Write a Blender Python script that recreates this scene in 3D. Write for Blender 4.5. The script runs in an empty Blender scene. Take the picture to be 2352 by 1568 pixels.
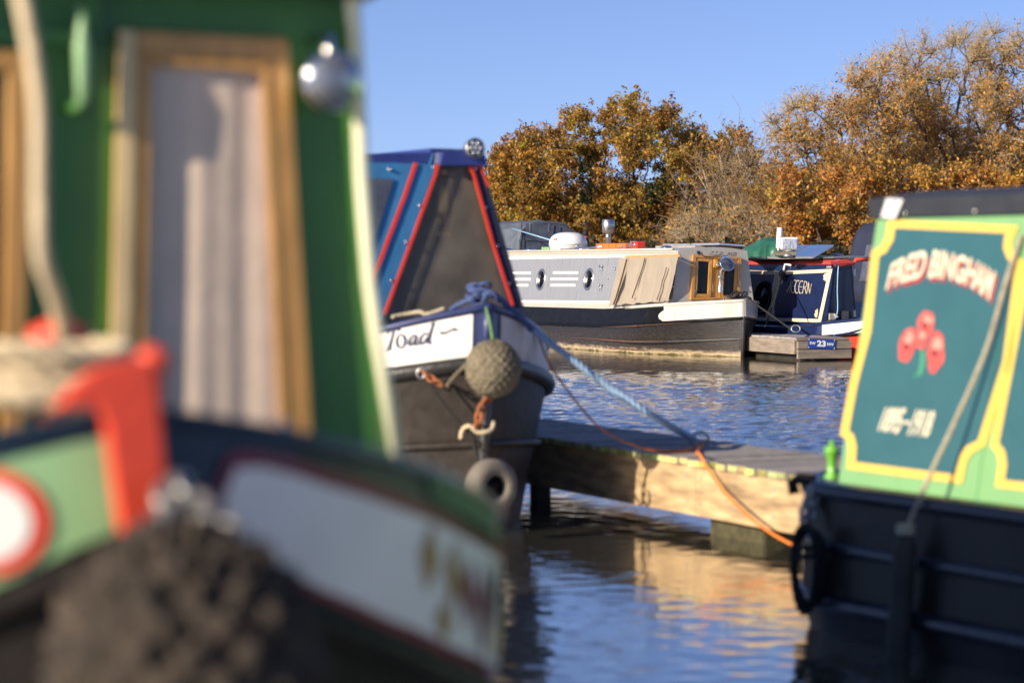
import bpy, math, random
import numpy as np
from mathutils import Vector, Matrix, noise
random.seed(7)
RNG = np.random.default_rng(7)
SC = bpy.context.scene
R = math.radians
# ------------------------------------------------------------------ camera
CAM_H = 1.5
PITCH = math.atan((784.0 - 610.0) / 5553.3)
FPX = 85.0 / 36.0 * 2352.0
cam_d = bpy.data.cameras.new('camera'); cam = bpy.data.objects.new('camera', cam_d)
SC.collection.objects.link(cam); SC.camera = cam
cam_d.lens = 85.0; cam_d.sensor_width = 36.0
cam_d.clip_start = 0.1; cam_d.clip_end = 3000
cam.location = (0, 0, CAM_H); cam.rotation_euler = (R(90) - PITCH, 0, 0)
cam_d.dof.use_dof = True; cam_d.dof.focus_distance = 40.0; cam_d.dof.aperture_fstop = 2.4
# ------------------------------------------------------------------ light
SUN_EL = 21.0
to_sun = Vector((-.77, -.638, 0)).normalized() * math.cos(R(SUN_EL)) + Vector((0, 0, math.sin(R(SUN_EL))))
W = bpy.data.worlds.new('World'); SC.world = W; W.use_nodes = True
wt = W.node_tree; wt.nodes.clear()
sky = wt.nodes.new('ShaderNodeTexSky'); sky.sky_type = 'NISHITA'; sky.sun_disc = False
sky.sun_elevation = R(SUN_EL); sky.sun_rotation = math.atan2(to_sun.x, to_sun.y)
sky.air_density = 1.0; sky.dust_density = 0.25; sky.ozone_density = 3.0; sky.altitude = 0
bg = wt.nodes.new('ShaderNodeBackground'); bg.inputs[1].default_value = 0.101
wo = wt.nodes.new('ShaderNodeOutputWorld')
tc = wt.nodes.new('ShaderNodeTexCoord')
vm = wt.nodes.new('ShaderNodeVectorMath'); vm.operation = 'MULTIPLY_ADD'
vm.inputs[1].default_value = (1, 1, 1.3); vm.inputs[2].default_value = (0, 0, 0.08)
wt.links.new(tc.outputs['Generated'], vm.inputs[0])
wt.links.new(vm.outputs[0], sky.inputs[0])
hs = wt.nodes.new('ShaderNodeMixRGB'); hs.blend_type = 'MULTIPLY'; hs.inputs[0].default_value = 1
hs.inputs[2].default_value = (0.91, 0.85, 1.06, 1)
wt.links.new(sky.outputs[0], hs.inputs[1])
wt.links.new(hs.outputs[0], bg.inputs[0]); wt.links.new(bg.outputs[0], wo.inputs[0])
sl = bpy.data.lights.new('sun', 'SUN'); sl.energy = 5.0; sl.angle = R(0.6); sl.color = (1.0, 0.86, 0.68)
so = bpy.data.objects.new('sun', sl); SC.collection.objects.link(so)
so.rotation_euler = to_sun.to_track_quat('Z', 'Y').to_euler()
SC.view_settings.view_transform = 'Standard'; SC.view_settings.look = 'None'
SC.view_settings.exposure = 0.6; SC.view_settings.gamma = 1; SC.view_settings.use_curve_mapping = False
SC.cycles.max_bounces = 8; SC.cycles.transparent_max_bounces = 12
SC.cycles.sample_clamp_indirect = 6
# ------------------------------------------------------------------ picture -> place helpers (measuring only)
FWD = Vector((0, math.cos(PITCH), -math.sin(PITCH))); UP = Vector((0, math.sin(PITCH), math.cos(PITCH)))
C0 = Vector((0, 0, CAM_H))
def ray(px, py): return Vector((1, 0, 0)) * ((px - 1176) / FPX) + UP * ((784 - py) / FPX) + FWD
def at(px, py, Y): d = ray(px, py); return C0 + d * (Y / d.y)
def onp(px, py, pl):
    d = ray(px, py); return C0 + d * ((pl[0] - C0).dot(pl[1]) / d.dot(pl[1]))
def plane3(a, b, c):
    n = (b - a).cross(c - a).normalized()
    if n.dot(C0 - a) < 0: n = -n
    return (a, n)
class Frame:
    def __init__(s, O, th):
        s.O = Vector(O); t = R(th)
        s.u = Vector((math.sin(t), -math.cos(t), 0)); s.p = Vector((math.cos(t), math.sin(t), 0)); s.k = Vector((0, 0, 1))
        s.rz = math.atan2(s.u.y, s.u.x)
    def w(s, x, y, z): return s.O + s.u * x + s.p * y + s.k * z
    def l(s, P): d = P - s.O; return Vector((d.dot(s.u), d.dot(s.p), d.z))
# ------------------------------------------------------------------ materials
def nd(nt, t, **kw):
    n = nt.nodes.new(t)
    for k, v in kw.items():
        if k.startswith('i_'): n.inputs[k[2:].replace('_', ' ')].default_value = v
        else: setattr(n, k, v)
    return n
MATS = {}
def mat(name, col, rough=.5, metal=0, var=.12, scale=6, bump=.15, bscale=40, coat=0, dirt=None, dscale=2.5, dth=.55, stretch=(1, 1, 1), emit=None, alpha=None, tint=None, spec=.5, trc=.9):
    m = bpy.data.materials.new(name); m.use_nodes = True; nt = m.node_tree; nt.nodes.clear()
    L = nt.links.new
    out = nd(nt, 'ShaderNodeOutputMaterial'); b = nd(nt, 'ShaderNodeBsdfPrincipled'); L(b.outputs[0], out.inputs[0])
    b.inputs['Metallic'].default_value = metal; b.inputs['Coat Weight'].default_value = coat; b.inputs['Coat Roughness'].default_value = .08
    b.inputs['Specular IOR Level'].default_value = spec
    g = nd(nt, 'ShaderNodeNewGeometry'); mp = nd(nt, 'ShaderNodeMapping'); L(g.outputs['Position'], mp.inputs[0])
    mp.inputs['Scale'].default_value = stretch
    n1 = nd(nt, 'ShaderNodeTexNoise'); n1.inputs['Scale'].default_value = scale; n1.inputs['Detail'].default_value = 6; L(mp.outputs[0], n1.inputs[0])
    mr = nd(nt, 'ShaderNodeMapRange'); L(n1.outputs[0], mr.inputs[0]); mr.inputs[1].default_value = .3; mr.inputs[2].default_value = .7
    mr.inputs[3].default_value = 1 - var; mr.inputs[4].default_value = 1 + var
    mx = nd(nt, 'ShaderNodeVectorMath', operation='SCALE'); mx.inputs[0].default_value = col; L(mr.outputs[0], mx.inputs[3])
    src = mx.outputs[0]
    if tint:
        at_ = nd(nt, 'ShaderNodeAttribute'); at_.attribute_name = 'tint'
        m2 = nd(nt, 'ShaderNodeVectorMath', operation='MULTIPLY'); L(src, m2.inputs[0]); L(at_.outputs[0], m2.inputs[1]); src = m2.outputs[0]
    if dirt:
        n2 = nd(nt, 'ShaderNodeTexNoise'); n2.inputs['Scale'].default_value = dscale; n2.inputs['Detail'].default_value = 9; n2.inputs['Roughness'].default_value = .68; L(mp.outputs[0], n2.inputs[0])
        r2 = nd(nt, 'ShaderNodeMapRange'); L(n2.outputs[0], r2.inputs[0]); r2.inputs[1].default_value = dth; r2.inputs[2].default_value = dth + .16
        mm = nd(nt, 'ShaderNodeMix', data_type='RGBA'); L(r2.outputs[0], mm.inputs[0]); L(src, mm.inputs[6]); mm.inputs[7].default_value = (*dirt, 1); src = mm.outputs[2]
    L(src, b.inputs['Base Color'])
    rr = nd(nt, 'ShaderNodeMapRange'); L(n1.outputs[0], rr.inputs[0]); rr.inputs[3].default_value = max(.02, rough - .08); rr.inputs[4].default_value = min(1, rough + .08)
    L(rr.outputs[0], b.inputs['Roughness'])
    if bump:
        n3 = nd(nt, 'ShaderNodeTexNoise'); n3.inputs['Scale'].default_value = bscale; n3.inputs['Detail'].default_value = 4; L(mp.outputs[0], n3.inputs[0])
        bp = nd(nt, 'ShaderNodeBump'); bp.inputs['Strength'].default_value = bump; bp.inputs['Distance'].default_value = .01; L(n3.outputs[0], bp.inputs['Height']); L(bp.outputs[0], b.inputs['Normal'])
    if alpha is not None:
        tr = nd(nt, 'ShaderNodeBsdfTransparent'); tr.inputs[0].default_value = (trc, trc * .98, trc * .94, 1); ms = nd(nt, 'ShaderNodeMixShader'); ms.inputs[0].default_value = alpha
        L(tr.outputs[0], ms.inputs[1]); L(b.outputs[0], ms.inputs[2]); L(ms.outputs[0], out.inputs[0])
    MATS[name] = m; return m
def bands_z(name, stops, rough=.5, noise_amt=.03, metal=0, bump=.3, stretch=(1, 1, 1), nscale=5, spec=.5):
    """paint / scum / rust layered by real height above the water"""
    m = bpy.data.materials.new(name); m.use_nodes = True; nt = m.node_tree; L = nt.links.new; b = nt.nodes['Principled BSDF']
    g = nd(nt, 'ShaderNodeNewGeometry'); s = nd(nt, 'ShaderNodeSeparateXYZ'); L(g.outputs['Position'], s.inputs[0])
    mp = nd(nt, 'ShaderNodeMapping'); mp.inputs['Scale'].default_value = stretch; L(g.outputs['Position'], mp.inputs[0])
    n = nd(nt, 'ShaderNodeTexNoise'); n.inputs['Scale'].default_value = nscale; n.inputs['Detail'].default_value = 10; n.inputs['Roughness'].default_value = .7; L(mp.outputs[0], n.inputs[0])
    a = nd(nt, 'ShaderNodeMath', operation='SUBTRACT'); L(n.outputs[0], a.inputs[0]); a.inputs[1].default_value = .5
    c = nd(nt, 'ShaderNodeMath', operation='MULTIPLY_ADD'); L(a.outputs[0], c.inputs[0]); c.inputs[1].default_value = noise_amt * 4; L(s.outputs[2], c.inputs[2])
    cr = nd(nt, 'ShaderNodeValToRGB'); L(c.outputs[0], cr.inputs[0])
    el = cr.color_ramp.elements
    while len(el) < len(stops): el.new(.5)
    for e, (z, col) in zip(el, stops): e.position = max(0, min(1, z)); e.color = (*col, 1)
    n2 = nd(nt, 'ShaderNodeTexNoise'); n2.inputs['Scale'].default_value = nscale * 3; n2.inputs['Detail'].default_value = 8; L(mp.outputs[0], n2.inputs[0])
    mr = nd(nt, 'ShaderNodeMapRange'); L(n2.outputs[0], mr.inputs[0]); mr.inputs[1].default_value = .3; mr.inputs[2].default_value = .7; mr.inputs[3].default_value = .7; mr.inputs[4].default_value = 1.35
    mx = nd(nt, 'ShaderNodeVectorMath', operation='SCALE'); L(cr.outputs[0], mx.inputs[0]); L(mr.outputs[0], mx.inputs[3]); L(mx.outputs[0], b.inputs['Base Color'])
    b.inputs['Roughness'].default_value = rough; b.inputs['Metallic'].default_value = metal; b.inputs['Specular IOR Level'].default_value = spec
    bp = nd(nt, 'ShaderNodeBump'); bp.inputs['Strength'].default_value = bump; bp.inputs['Distance'].default_value = .01; L(n2.outputs[0], bp.inputs['Height']); L(bp.outputs[0], b.inputs['Normal'])
    MATS[name] = m; return m
M = MATS
mat('grey_border', (.46, .42, .35), .35, var=.05, coat=.3, bump=.03, stretch=(3, 3, .6), scale=3, dirt=(.33, .30, .25), dth=.66)
mat('grey_panel', (.23, .235, .245), .3, var=.07, coat=.4, bump=.03, stretch=(6, 6, .5), scale=3)
mat('grey_front', (.44, .42, .37), .4, var=.05, bump=.03, coat=.2)
mat('grey_flash', (.50, .47, .41), .25, var=.05, bump=.05, coat=.5, stretch=(2, 2, .6))
mat('white_line', (.8, .79, .74), .4, var=.03, bump=.02)
mat('cream_line', (.72, .62, .43), .45, var=.05, bump=.02)
mat('gloss_black', (.007, .007, .008), .32, var=.3, bump=.05, coat=0, spec=.12, dirt=(.02, .018, .015), dth=.6)
mat('hull_black', (.028, .027, .026), .42, var=.35, bump=.4, bscale=25, dirt=(.10, .075, .05), dth=.64)
mat('rubber', (.045, .04, .035), .75, var=.3, bump=.5, bscale=60)
mat('tyre_rubber', (.16, .14, .115), .8, var=.25, bump=.5, bscale=60, dirt=(.28, .25, .2), dth=.56)
mat('varnish_wood', (.50, .24, .045), .3, var=.22, scale=4, bump=.06, coat=.5, stretch=(9, 9, 1.2))
mat('dark_joint', (.05, .025, .01), .6, bump=0)
mat('batten_wood', (.42, .25, .09), .6, var=.3, stretch=(2, 2, 14), bump=.2)
mat('dark_glass', (.006, .005, .005), .05, var=.1, bump=.02, bscale=3, spec=.3)
mat('chrome', (.78, .78, .78), .12, metal=1, var=.04, bump=.02)
mat('steel', (.55, .54, .52), .38, metal=1, var=.1, bump=.08, stretch=(6, 6, 1))
mat('galv', (.42, .41, .38), .45, metal=.8, var=.2, bump=.2)
mat('brass', (.55, .36, .12), .3, metal=1, var=.1, bump=.05)
mat('lamp_lens', (.06, .07, .10), .08, var=.6, scale=14, bump=.3, bscale=40, coat=1)
mat('door_glass', (.03, .03, .035), .05, var=.3, bump=.05, bscale=6, alpha=.07, coat=0, trc=1)
mat('dull_lens', (.30, .31, .33), .1, metal=.6, var=.5, scale=30, bump=.3)
mat('fb_rail', (.022, .022, .028), .2, var=.3, bump=.2, spec=.6)
mat('lens_glass', (.5, .52, .58), .08, var=.5, scale=30, bump=.5, bscale=60, coat=1, metal=.3)
mat('tan_canvas', (.29, .245, .19), .85, var=.07, scale=3, bump=.25, bscale=90)
mat('white_plastic', (.78, .78, .76), .3, var=.03, bump=.02, coat=.3)
mat('chimney_black', (.02, .02, .02), .5, var=.3, bump=.2, dirt=(.16, .05, .02), dth=.68)
mat('orange_plastic', (.75, .17, .02), .4, var=.1, bump=.05)
mat('red_plastic', (.62, .04, .02), .4, var=.1, bump=.05)
mat('navy_paint', (.012, .022, .075), .16, var=.12, bump=.02, coat=.7, bscale=4)
mat('navy_dark', (.008, .012, .03), .18, var=.2, bump=.03, coat=.5)
mat('red_paint', (.62, .065, .035), .35, var=.1, bump=.05, coat=.2, dirt=(.5, .12, .08), dth=.6)
mat('green_tarp', (.03, .14, .09), .45, var=.25, bump=.6, bscale=8)
mat('solar_cell', (.03, .05, .14), .12, var=.1, bump=0, coat=1)
mat('alu', (.62, .63, .64), .35, metal=.7, var=.08, bump=.05)
mat('black_board', (.015, .015, .015), .35, var=.2, bump=.1)
mat('grey_canvas', (.085, .105, .135), .8, var=.25, bump=.5, bscale=10, dirt=(.12, .13, .14), dth=.6)
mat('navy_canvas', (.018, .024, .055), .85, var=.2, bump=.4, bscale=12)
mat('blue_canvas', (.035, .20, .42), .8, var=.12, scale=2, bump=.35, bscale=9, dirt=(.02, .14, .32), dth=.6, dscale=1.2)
mat('blue_edge', (.03, .045, .20), .32, var=.15, bump=.06, coat=.4)
mat('blue_gunwale', (.02, .032, .11), .38, var=.2, bump=.1, coat=.2, dirt=(.05, .05, .07), dth=.62)
mat('red_piping', (.75, .05, .02), .6, var=.08, bump=.05)
mat('vinyl', (.40, .35, .27), .14, var=.25, bump=.2, bscale=5, alpha=.24, coat=.3, trc=.92)
mat('vinyl_side', (.10, .11, .14), .1, var=.3, bump=.2, bscale=6, alpha=.85, coat=.5)
mat('toad_white', (.86, .84, .77), .4, var=.04, bump=.08, dirt=(.62, .42, .2), dth=.74, dscale=3)
mat('toad_peeling', (.55, .50, .47), .5, var=.1, bump=.4, dirt=(.22, .12, .08), dth=.52, dscale=5, stretch=(1, 1, .35))
mat('letter_blue', (.01, .015, .07), .5, var=.1, bump=0)
mat('fender_rope', (.175, .148, .10), .95, var=.3, scale=40, bump=.8, bscale=90, dirt=(.13, .12, .05), dth=.55, dscale=12)
mat('fender_dark', (.048, .036, .026), .95, var=.5, scale=25, bump=1, bscale=60, dirt=(.02, .018, .015), dth=.52, dscale=16)
mat('blue_rope', (.26, .40, .58), .85, var=.15, scale=60, bump=.6, bscale=200)
mat('dark_blue_rope', (.07, .11, .26), .9, var=.3, scale=60, bump=.6, bscale=200)
mat('black_rope', (.015, .015, .016), .8, var=.3, scale=80, bump=.8, bscale=150)
mat('orange_rope', (.85, .22, .025), .7, var=.12, bump=.4, bscale=200)
mat('orange_rope_shaded', (.40, .14, .05), .8, var=.3, bump=.5, bscale=200)
mat('green_cord', (.16, .32, .08), .8, var=.4, scale=30, bump=.5, bscale=200)
mat('cream_rope', (.62, .50, .32), .85, var=.15, scale=40, bump=.7, bscale=120)
mat('pale_rope', (.48, .42, .30), .85, var=.2, scale=40, bump=.7, bscale=120)
mat('sky_rope', (.30, .50, .72), .7, var=.1, bump=.3)
mat('rust_chain', (.30, .10, .035), .85, var=.4, scale=30, bump=.6)
mat('deck_wood', (.33, .30, .28), .8, var=.25, scale=3, bump=.5, stretch=(5, 5, 5), dirt=(.36, .28, .22), dth=.6, tint=True)
mat('board_end', (.33, .33, .12), .85, var=.4, scale=12, bump=.5, tint=True)
mat('fascia_wood', (.46, .32, .17), .8, var=.45, scale=2.6, bump=.6, stretch=(1.4, 1.4, 7), dirt=(.27, .20, .12), dth=.56, dscale=1.9)
mat('far_wood', (.215, .175, .135), .8, var=.3, scale=3, bump=.4, stretch=(1, 1, 6))
mat('wet_pile', (.03, .026, .016), .5, var=.4, bump=.6)
mat('moss_float', (.055, .05, .022), .9, var=.5, scale=25, bump=1, bscale=50)
mat('sign_blue', (.012, .05, .30), .3, var=.04, bump=.02, coat=.3)
mat('fb_green', (.21, .42, .17), .28, var=.04, bump=.02, coat=.4)
mat('fb_teal', (.035, .12, .13), .22, var=.08, bump=.015, coat=.5)
mat('fb_yellow', (.80, .55, .10), .35, var=.04, bump=.02, coat=.2)
mat('fb_roof', (.03, .034, .042), .6, var=.2, bump=.3)
mat('fb_hull', (.034, .029, .026), .34, var=.35, scale=3, bump=.25, spec=.16, bscale=10, dirt=(.022, .019, .017), dth=.6, dscale=2)
mat('letter_cream', (.80, .72, .52), .4, var=.03, bump=0)
mat('letter_red', (.42, .02, .03), .4, bump=0)
mat('poppy_red', (.66, .10, .085), .45, var=.25, scale=30, bump=0)
mat('poppy_dark', (.06, .02, .03), .5, bump=0)
mat('stem_green', (.06, .30, .16), .5, bump=0)
mat('bright_green', (.16, .48, .05), .3, var=.1, coat=.5, bump=.05)
mat('fg_green', (.05, .175, .03), .42, var=.1, bump=.03, coat=.1)
mat('fg_green_pale', (.24, .42, .20), .35, var=.1, bump=.03, coat=.3)
mat('fg_cream', (.78, .77, .54), .45, var=.05, bump=.03)
mat('fg_wood', (.52, .27, .07), .4, var=.25, bump=.1, stretch=(6, 6, 1), coat=.3)
mat('fg_wood_lit', (.66, .50, .25), .45, var=.15, bump=.1, stretch=(6, 6, 1))
mat('curtain_cloth', (.80, .70, .66), .9, var=.08, scale=8, bump=.2)
mat('fg_navy', (.008, .02, .035), .3, var=.15, coat=.4)
mat('fg_edge', (.022, .085, .05), .4, var=.1)
mat('fg_claret', (.20, .012, .035), .35, var=.1, coat=.3)
mat('fg_flash', (.80, .75, .70), .4, var=.06, coat=.1, bump=.02)
mat('fg_red', (.72, .065, .025), .45, var=.08, coat=.2)
mat('fg_hull', (.018, .015, .013), .6, var=.4, bump=.4, spec=.15, dirt=(.05, .036, .026), dth=.58)
mat('fg_stripe', (.34, .19, .06), .4, bump=0)
mat('oil_lamp_brass', (.75, .40, .10), .25, metal=1, var=.1)
mat('brown_inside', (.40, .33, .24), .8, var=.2, bump=.3)
mat('bark', (.10, .085, .06), .95, var=.4, scale=8, bump=1, bscale=20)
mat('twig_grey', (.34, .27, .17), .95, var=.3, scale=8, bump=.4)
mat('twig_brown', (.21, .15, .09), .95, var=.3, scale=8, bump=.4)
mat('bank_grass', (.10, .10, .04), .95, var=.4, scale=2, bump=1, bscale=8, dirt=(.17, .11, .05), dth=.5)
mat('far_scrub', (.095, .06, .045), .95, var=.4, scale=1.5, bump=1, bscale=6)
mat('rust_paint', (.11, .05, .025), .85, var=.4, scale=20, bump=.6)
mat('poppy_light', (.80, .30, .24), .5, var=.3, scale=40, bump=0)
mat('gold_letter', (.13, .075, .015), .4, bump=0)
bands_z('grey_hull', [(.0, (.09, .08, .03)), (.03, (.40, .31, .18)), (.065, (.26, .20, .13)), (.11, (.042, .034, .027)), (.40, (.026, .022, .02)), (.60, (.021, .019, .017))], rough=.34, noise_amt=.045, stretch=(.8, .8, 2.4), bump=.5)
bands_z('toad_hull', [(.0, (.045, .045, .03)), (.05, (.08, .065, .05)), (.2, (.034, .027, .022)), (.5, (.029, .023, .019)), (1, (.024, .019, .016))], spec=.25, rough=.55, noise_amt=.08, bump=.5)
# ------------------------------------------------------------------ objects
COL = SC.collection
def setp(o, label=None, cat=None, group=None, kind=None):
    for k, v in (('label', label), ('category', cat), ('group', group), ('kind', kind)):
        if v: o[k] = v
    return o
def empty(name, loc, rz=0, label=None, cat=None, group=None):
    o = bpy.data.objects.new(name, None); COL.objects.link(o); o.empty_display_size = .2
    o.location = loc; o.rotation_euler = (0, 0, rz)
    return setp(o, label, cat, group)
def wm(o):
    if o is None: return Matrix.Identity(4)
    m = Matrix.Translation(o.location) @ o.rotation_euler.to_matrix().to_4x4()
    return wm(o.parent) @ m if o.parent else m
class MB:
    def __init__(s): s.v = []; s.f = []; s.sm = []
    def add(s, vs, fs, smooth=False):
        b = len(s.v); s.v += [tuple(v) for v in vs]
        for f in fs: s.f.append([b + i for i in f]); s.sm.append(smooth)
        return s
    def quad(s, a, b, c, d): return s.add([a, b, c, d], [(0, 1, 2, 3)])
    def hexa(s, p):  # 8 points: bottom 4 (ccw), top 4
        return s.add(p, [(0, 3, 2, 1), (4, 5, 6, 7), (0, 1, 5, 4), (1, 2, 6, 5), (2, 3, 7, 6), (3, 0, 4, 7)])
    def fbox(s, F, x0, x1, y0, y1, z0, z1):
        return s.hexa([F.w(x0, y0, z0), F.w(x1, y0, z0), F.w(x1, y1, z0), F.w(x0, y1, z0), F.w(x0, y0, z1), F.w(x1, y0, z1), F.w(x1, y1, z1), F.w(x0, y1, z1)])
    def box(s, c, d, F=None):
        F = F or Frame((0, 0, 0), 90)
        O = Vector(c); G = Frame(O, 0); G.u, G.p = F.u, F.p
        return s.fbox(G, -d[0] / 2, d[0] / 2, -d[1] / 2, d[1] / 2, -d[2] / 2, d[2] / 2)
    def prism(s, pts, off):  # polygon extruded by vector off
        n = len(pts); a = [Vector(p) for p in pts]; b = [p + off for p in a]
        s.add(a + b, [tuple(range(n))[::-1], tuple(range(n, 2 * n))] + [(i, (i + 1) % n, n + (i + 1) % n, n + i) for i in range(n)])
        return s
    def tube(s, pts, r, n=8, closed=False, caps=True):
        P = [Vector(p) for p in pts]; m = len(P)
        rr = r if isinstance(r, (list, tuple)) else [r] * m
        T = []
        for i in range(m):
            if closed: t = P[(i + 1) % m] - P[i - 1]
            else: t = P[min(i + 1, m - 1)] - P[max(i - 1, 0)]
            T.append(t.normalized() if t.length > 1e-9 else Vector((0, 0, 1)))
        ref = Vector((0, 0, 1)) if abs(T[0].z) < .9 else Vector((1, 0, 0))
        N = (ref - T[0] * ref.dot(T[0])).normalized(); vs = []
        for i in range(m):
            N = (N - T[i] * N.dot(T[i])).normalized(); B = T[i].cross(N)
            for k in range(n):
                a = 2 * math.pi * k / n; vs.append(P[i] + (N * math.cos(a) + B * math.sin(a)) * rr[i])
        fs = []
        for i in range(m if closed else m - 1):
            j = (i + 1) % m
            for k in range(n): fs.append((i * n + k, i * n + (k + 1) % n, j * n + (k + 1) % n, j * n + k))
        if not closed and caps: fs += [tuple(range(n))[::-1], tuple((m - 1) * n + k for k in range(n))]
        return s.add(vs, fs, True)
    def lathe(s, O, axis, prof, n=20, ref=None):  # prof: list of (r, h)
        A = Vector(axis).normalized(); ref = Vector(ref) if ref else (Vector((0, 0, 1)) if abs(A.z) < .9 else Vector((1, 0, 0)))
        N = (ref - A * ref.dot(A)).normalized(); B = A.cross(N); vs = []; O = Vector(O)
        for r, h in prof:
            for k in range(n):
                a = 2 * math.pi * k / n; vs.append(O + A * h + (N * math.cos(a) + B * math.sin(a)) * max(r, 1e-4))
        fs = [(i * n + k, i * n + (k + 1) % n, (i + 1) * n + (k + 1) % n, (i + 1) * n + k) for i in range(len(prof) - 1) for k in range(n)]
        fs += [tuple(range(n))[::-1], tuple((len(prof) - 1) * n + k for k in range(n))]
        return s.add(vs, fs, True)
    def grid(s, fn, nu, nv, smooth=True):
        vs = [fn(i / nu, j / nv) for j in range(nv + 1) for i in range(nu + 1)]
        return s.add(vs, [(j * (nu + 1) + i, j * (nu + 1) + i + 1, (j + 1) * (nu + 1) + i + 1, (j + 1) * (nu + 1) + i) for j in range(nv) for i in range(nu)], smooth)
    def build(s, name, m, parent=None, label=None, cat=None, group=None, kind=None, bevel=0, tint=None, thick=0):
        me = bpy.data.meshes.new(name)
        inv = wm(parent).inverted() if parent else None
        vs = [Vector(v) for v in s.v]; O = Vector((0, 0, 0))
        o = bpy.data.objects.new(name, me)
        if inv: vs = [inv @ v for v in vs]
        elif vs:
            O = Vector(((min(v.x for v in vs) + max(v.x for v in vs)) / 2, (min(v.y for v in vs) + max(v.y for v in vs)) / 2, min(v.z for v in vs)))
            vs = [v - O for v in vs]; o.location = O
        me.from_pydata([tuple(v) for v in vs], [], s.f); me.update()
        me.polygons.foreach_set('use_smooth', s.sm)
        if tint is not None or m in ('deck_wood', 'board_end'):
            t = tint if tint is not None else (1, 1, 1)
            ca = me.color_attributes.new('tint', 'FLOAT_COLOR', 'POINT')
            for d in ca.data: d.color = (*t, 1)
        me.materials.append(M[m]); COL.objects.link(o); o.parent = parent
        if bevel:
            bv = o.modifiers.new('bevel', 'BEVEL'); bv.width = bevel; bv.segments = 2; bv.limit_method = 'ANGLE'; bv.angle_limit = R(40)
        if thick:
            th = o.modifiers.new('thick', 'SOLIDIFY'); th.thickness = thick; th.offset = 0
        return setp(o, label, cat, group, kind)
def pp(pts, pl, off=0, dep=.004):  # picture polygon laid on a real plane, proud by off, dep thick
    return MB().prism([onp(x, y, pl) + pl[1] * off for x, y in pts], pl[1] * dep)
def strip_pts(pts, w, closed=False):
    P = [Vector((x, y)) for x, y in pts]; n = len(P); L_, R_ = [], []
    for i in range(n):
        a = P[i] - P[i - 1] if (closed or i) else P[1] - P[0]
        b = P[(i + 1) % n] - P[i] if (closed or i < n - 1) else a
        a.normalize(); b.normalize(); na = Vector((-a.y, a.x)); nb = Vector((-b.y, b.x)); m_ = (na + nb)
        m_ = na if m_.length < 1e-6 else m_.normalized(); k = 1 / max(.35, m_.dot(na))
        L_.append(P[i] + m_ * w / 2 * k); R_.append(P[i] - m_ * w / 2 * k)
    return L_, R_
def strip(pts, w, pl, off=.001, dep=.002, closed=False):
    L_, R_ = strip_pts(pts, w, closed); mb = MB(); n = len(pts)
    for i in range(n if closed else n - 1):
        j = (i + 1) % n
        q = [onp(c.x, c.y, pl) + pl[1] * off for c in (L_[i], L_[j], R_[j], R_[i])]
        mb.prism(q, pl[1] * dep)
    return mb
def text_geo(s, bold=0.0, shear=0.0, sp=1.0):
    cu = bpy.data.curves.new('t', 'FONT'); cu.body = s; cu.offset = bold; cu.shear = shear; cu.space_character = sp; cu.resolution_u = 4
    o = bpy.data.objects.new('t', cu); COL.objects.link(o)
    me = bpy.data.meshes.new_from_object(o.evaluated_get(bpy.context.evaluated_depsgraph_get()))
    vs = [(v.co.x, v.co.y) for v in me.vertices]; fs = [tuple(p.vertices) for p in me.polygons]
    bpy.data.objects.remove(o); bpy.data.curves.remove(cu); bpy.data.meshes.remove(me)
    x0 = min(v[0] for v in vs); x1 = max(v[0] for v in vs); y0 = min(v[1] for v in vs); y1 = max(v[1] for v in vs)
    return [((x - x0) / (x1 - x0), (y - y0) / (y1 - y0)) for x, y in vs], fs
def lay(geo, fn, mb=None):
    mb = mb or MB(); mb.add([fn(u, v) for u, v in geo[0]], geo[1]); return mb
def quadmap(c, pl, off=.003):  # c: px corners bl, br, tr, tl
    W_ = [onp(x, y, pl) + pl[1] * off for x, y in c]
    return lambda u, v: W_[0] * (1 - u) * (1 - v) + W_[1] * u * (1 - v) + W_[2] * u * v + W_[3] * (1 - u) * v
def nib_geo(strokes, nx, ny, thin=.012):
    vs, fs = [], []
    for st in strokes:
        for a, b in zip(st[:-1], st[1:]):
            for ox, oy in ((nx / 2, ny / 2), (-thin, thin)):
                k = len(vs); vs += [(a[0] - ox, a[1] - oy), (b[0] - ox, b[1] - oy), (b[0] + ox, b[1] + oy), (a[0] + ox, a[1] + oy)]; fs.append((k, k + 1, k + 2, k + 3))
    return vs, fs
def arc(cx, cy, rx, ry, a0, a1, n=12): return [(cx + rx * math.cos(R(a0 + (a1 - a0) * i / n)), cy + ry * math.sin(R(a0 + (a1 - a0) * i / n))) for i in range(n + 1)]
def smooth_path(pts, k=6):
    P = [Vector(p) for p in pts]; out = []
    for i in range(len(P) - 1):
        p0, p1, p2, p3 = P[max(i - 1, 0)], P[i], P[i + 1], P[min(i + 2, len(P) - 1)]
        for j in range(k):
            t = j / k; out.append(.5 * ((2 * p1) + (p2 - p0) * t + (2 * p0 - 5 * p1 + 4 * p2 - p3) * t * t + (3 * p1 - p0 - 3 * p2 + p3) * t ** 3))
    out.append(P[-1]); return out
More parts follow.
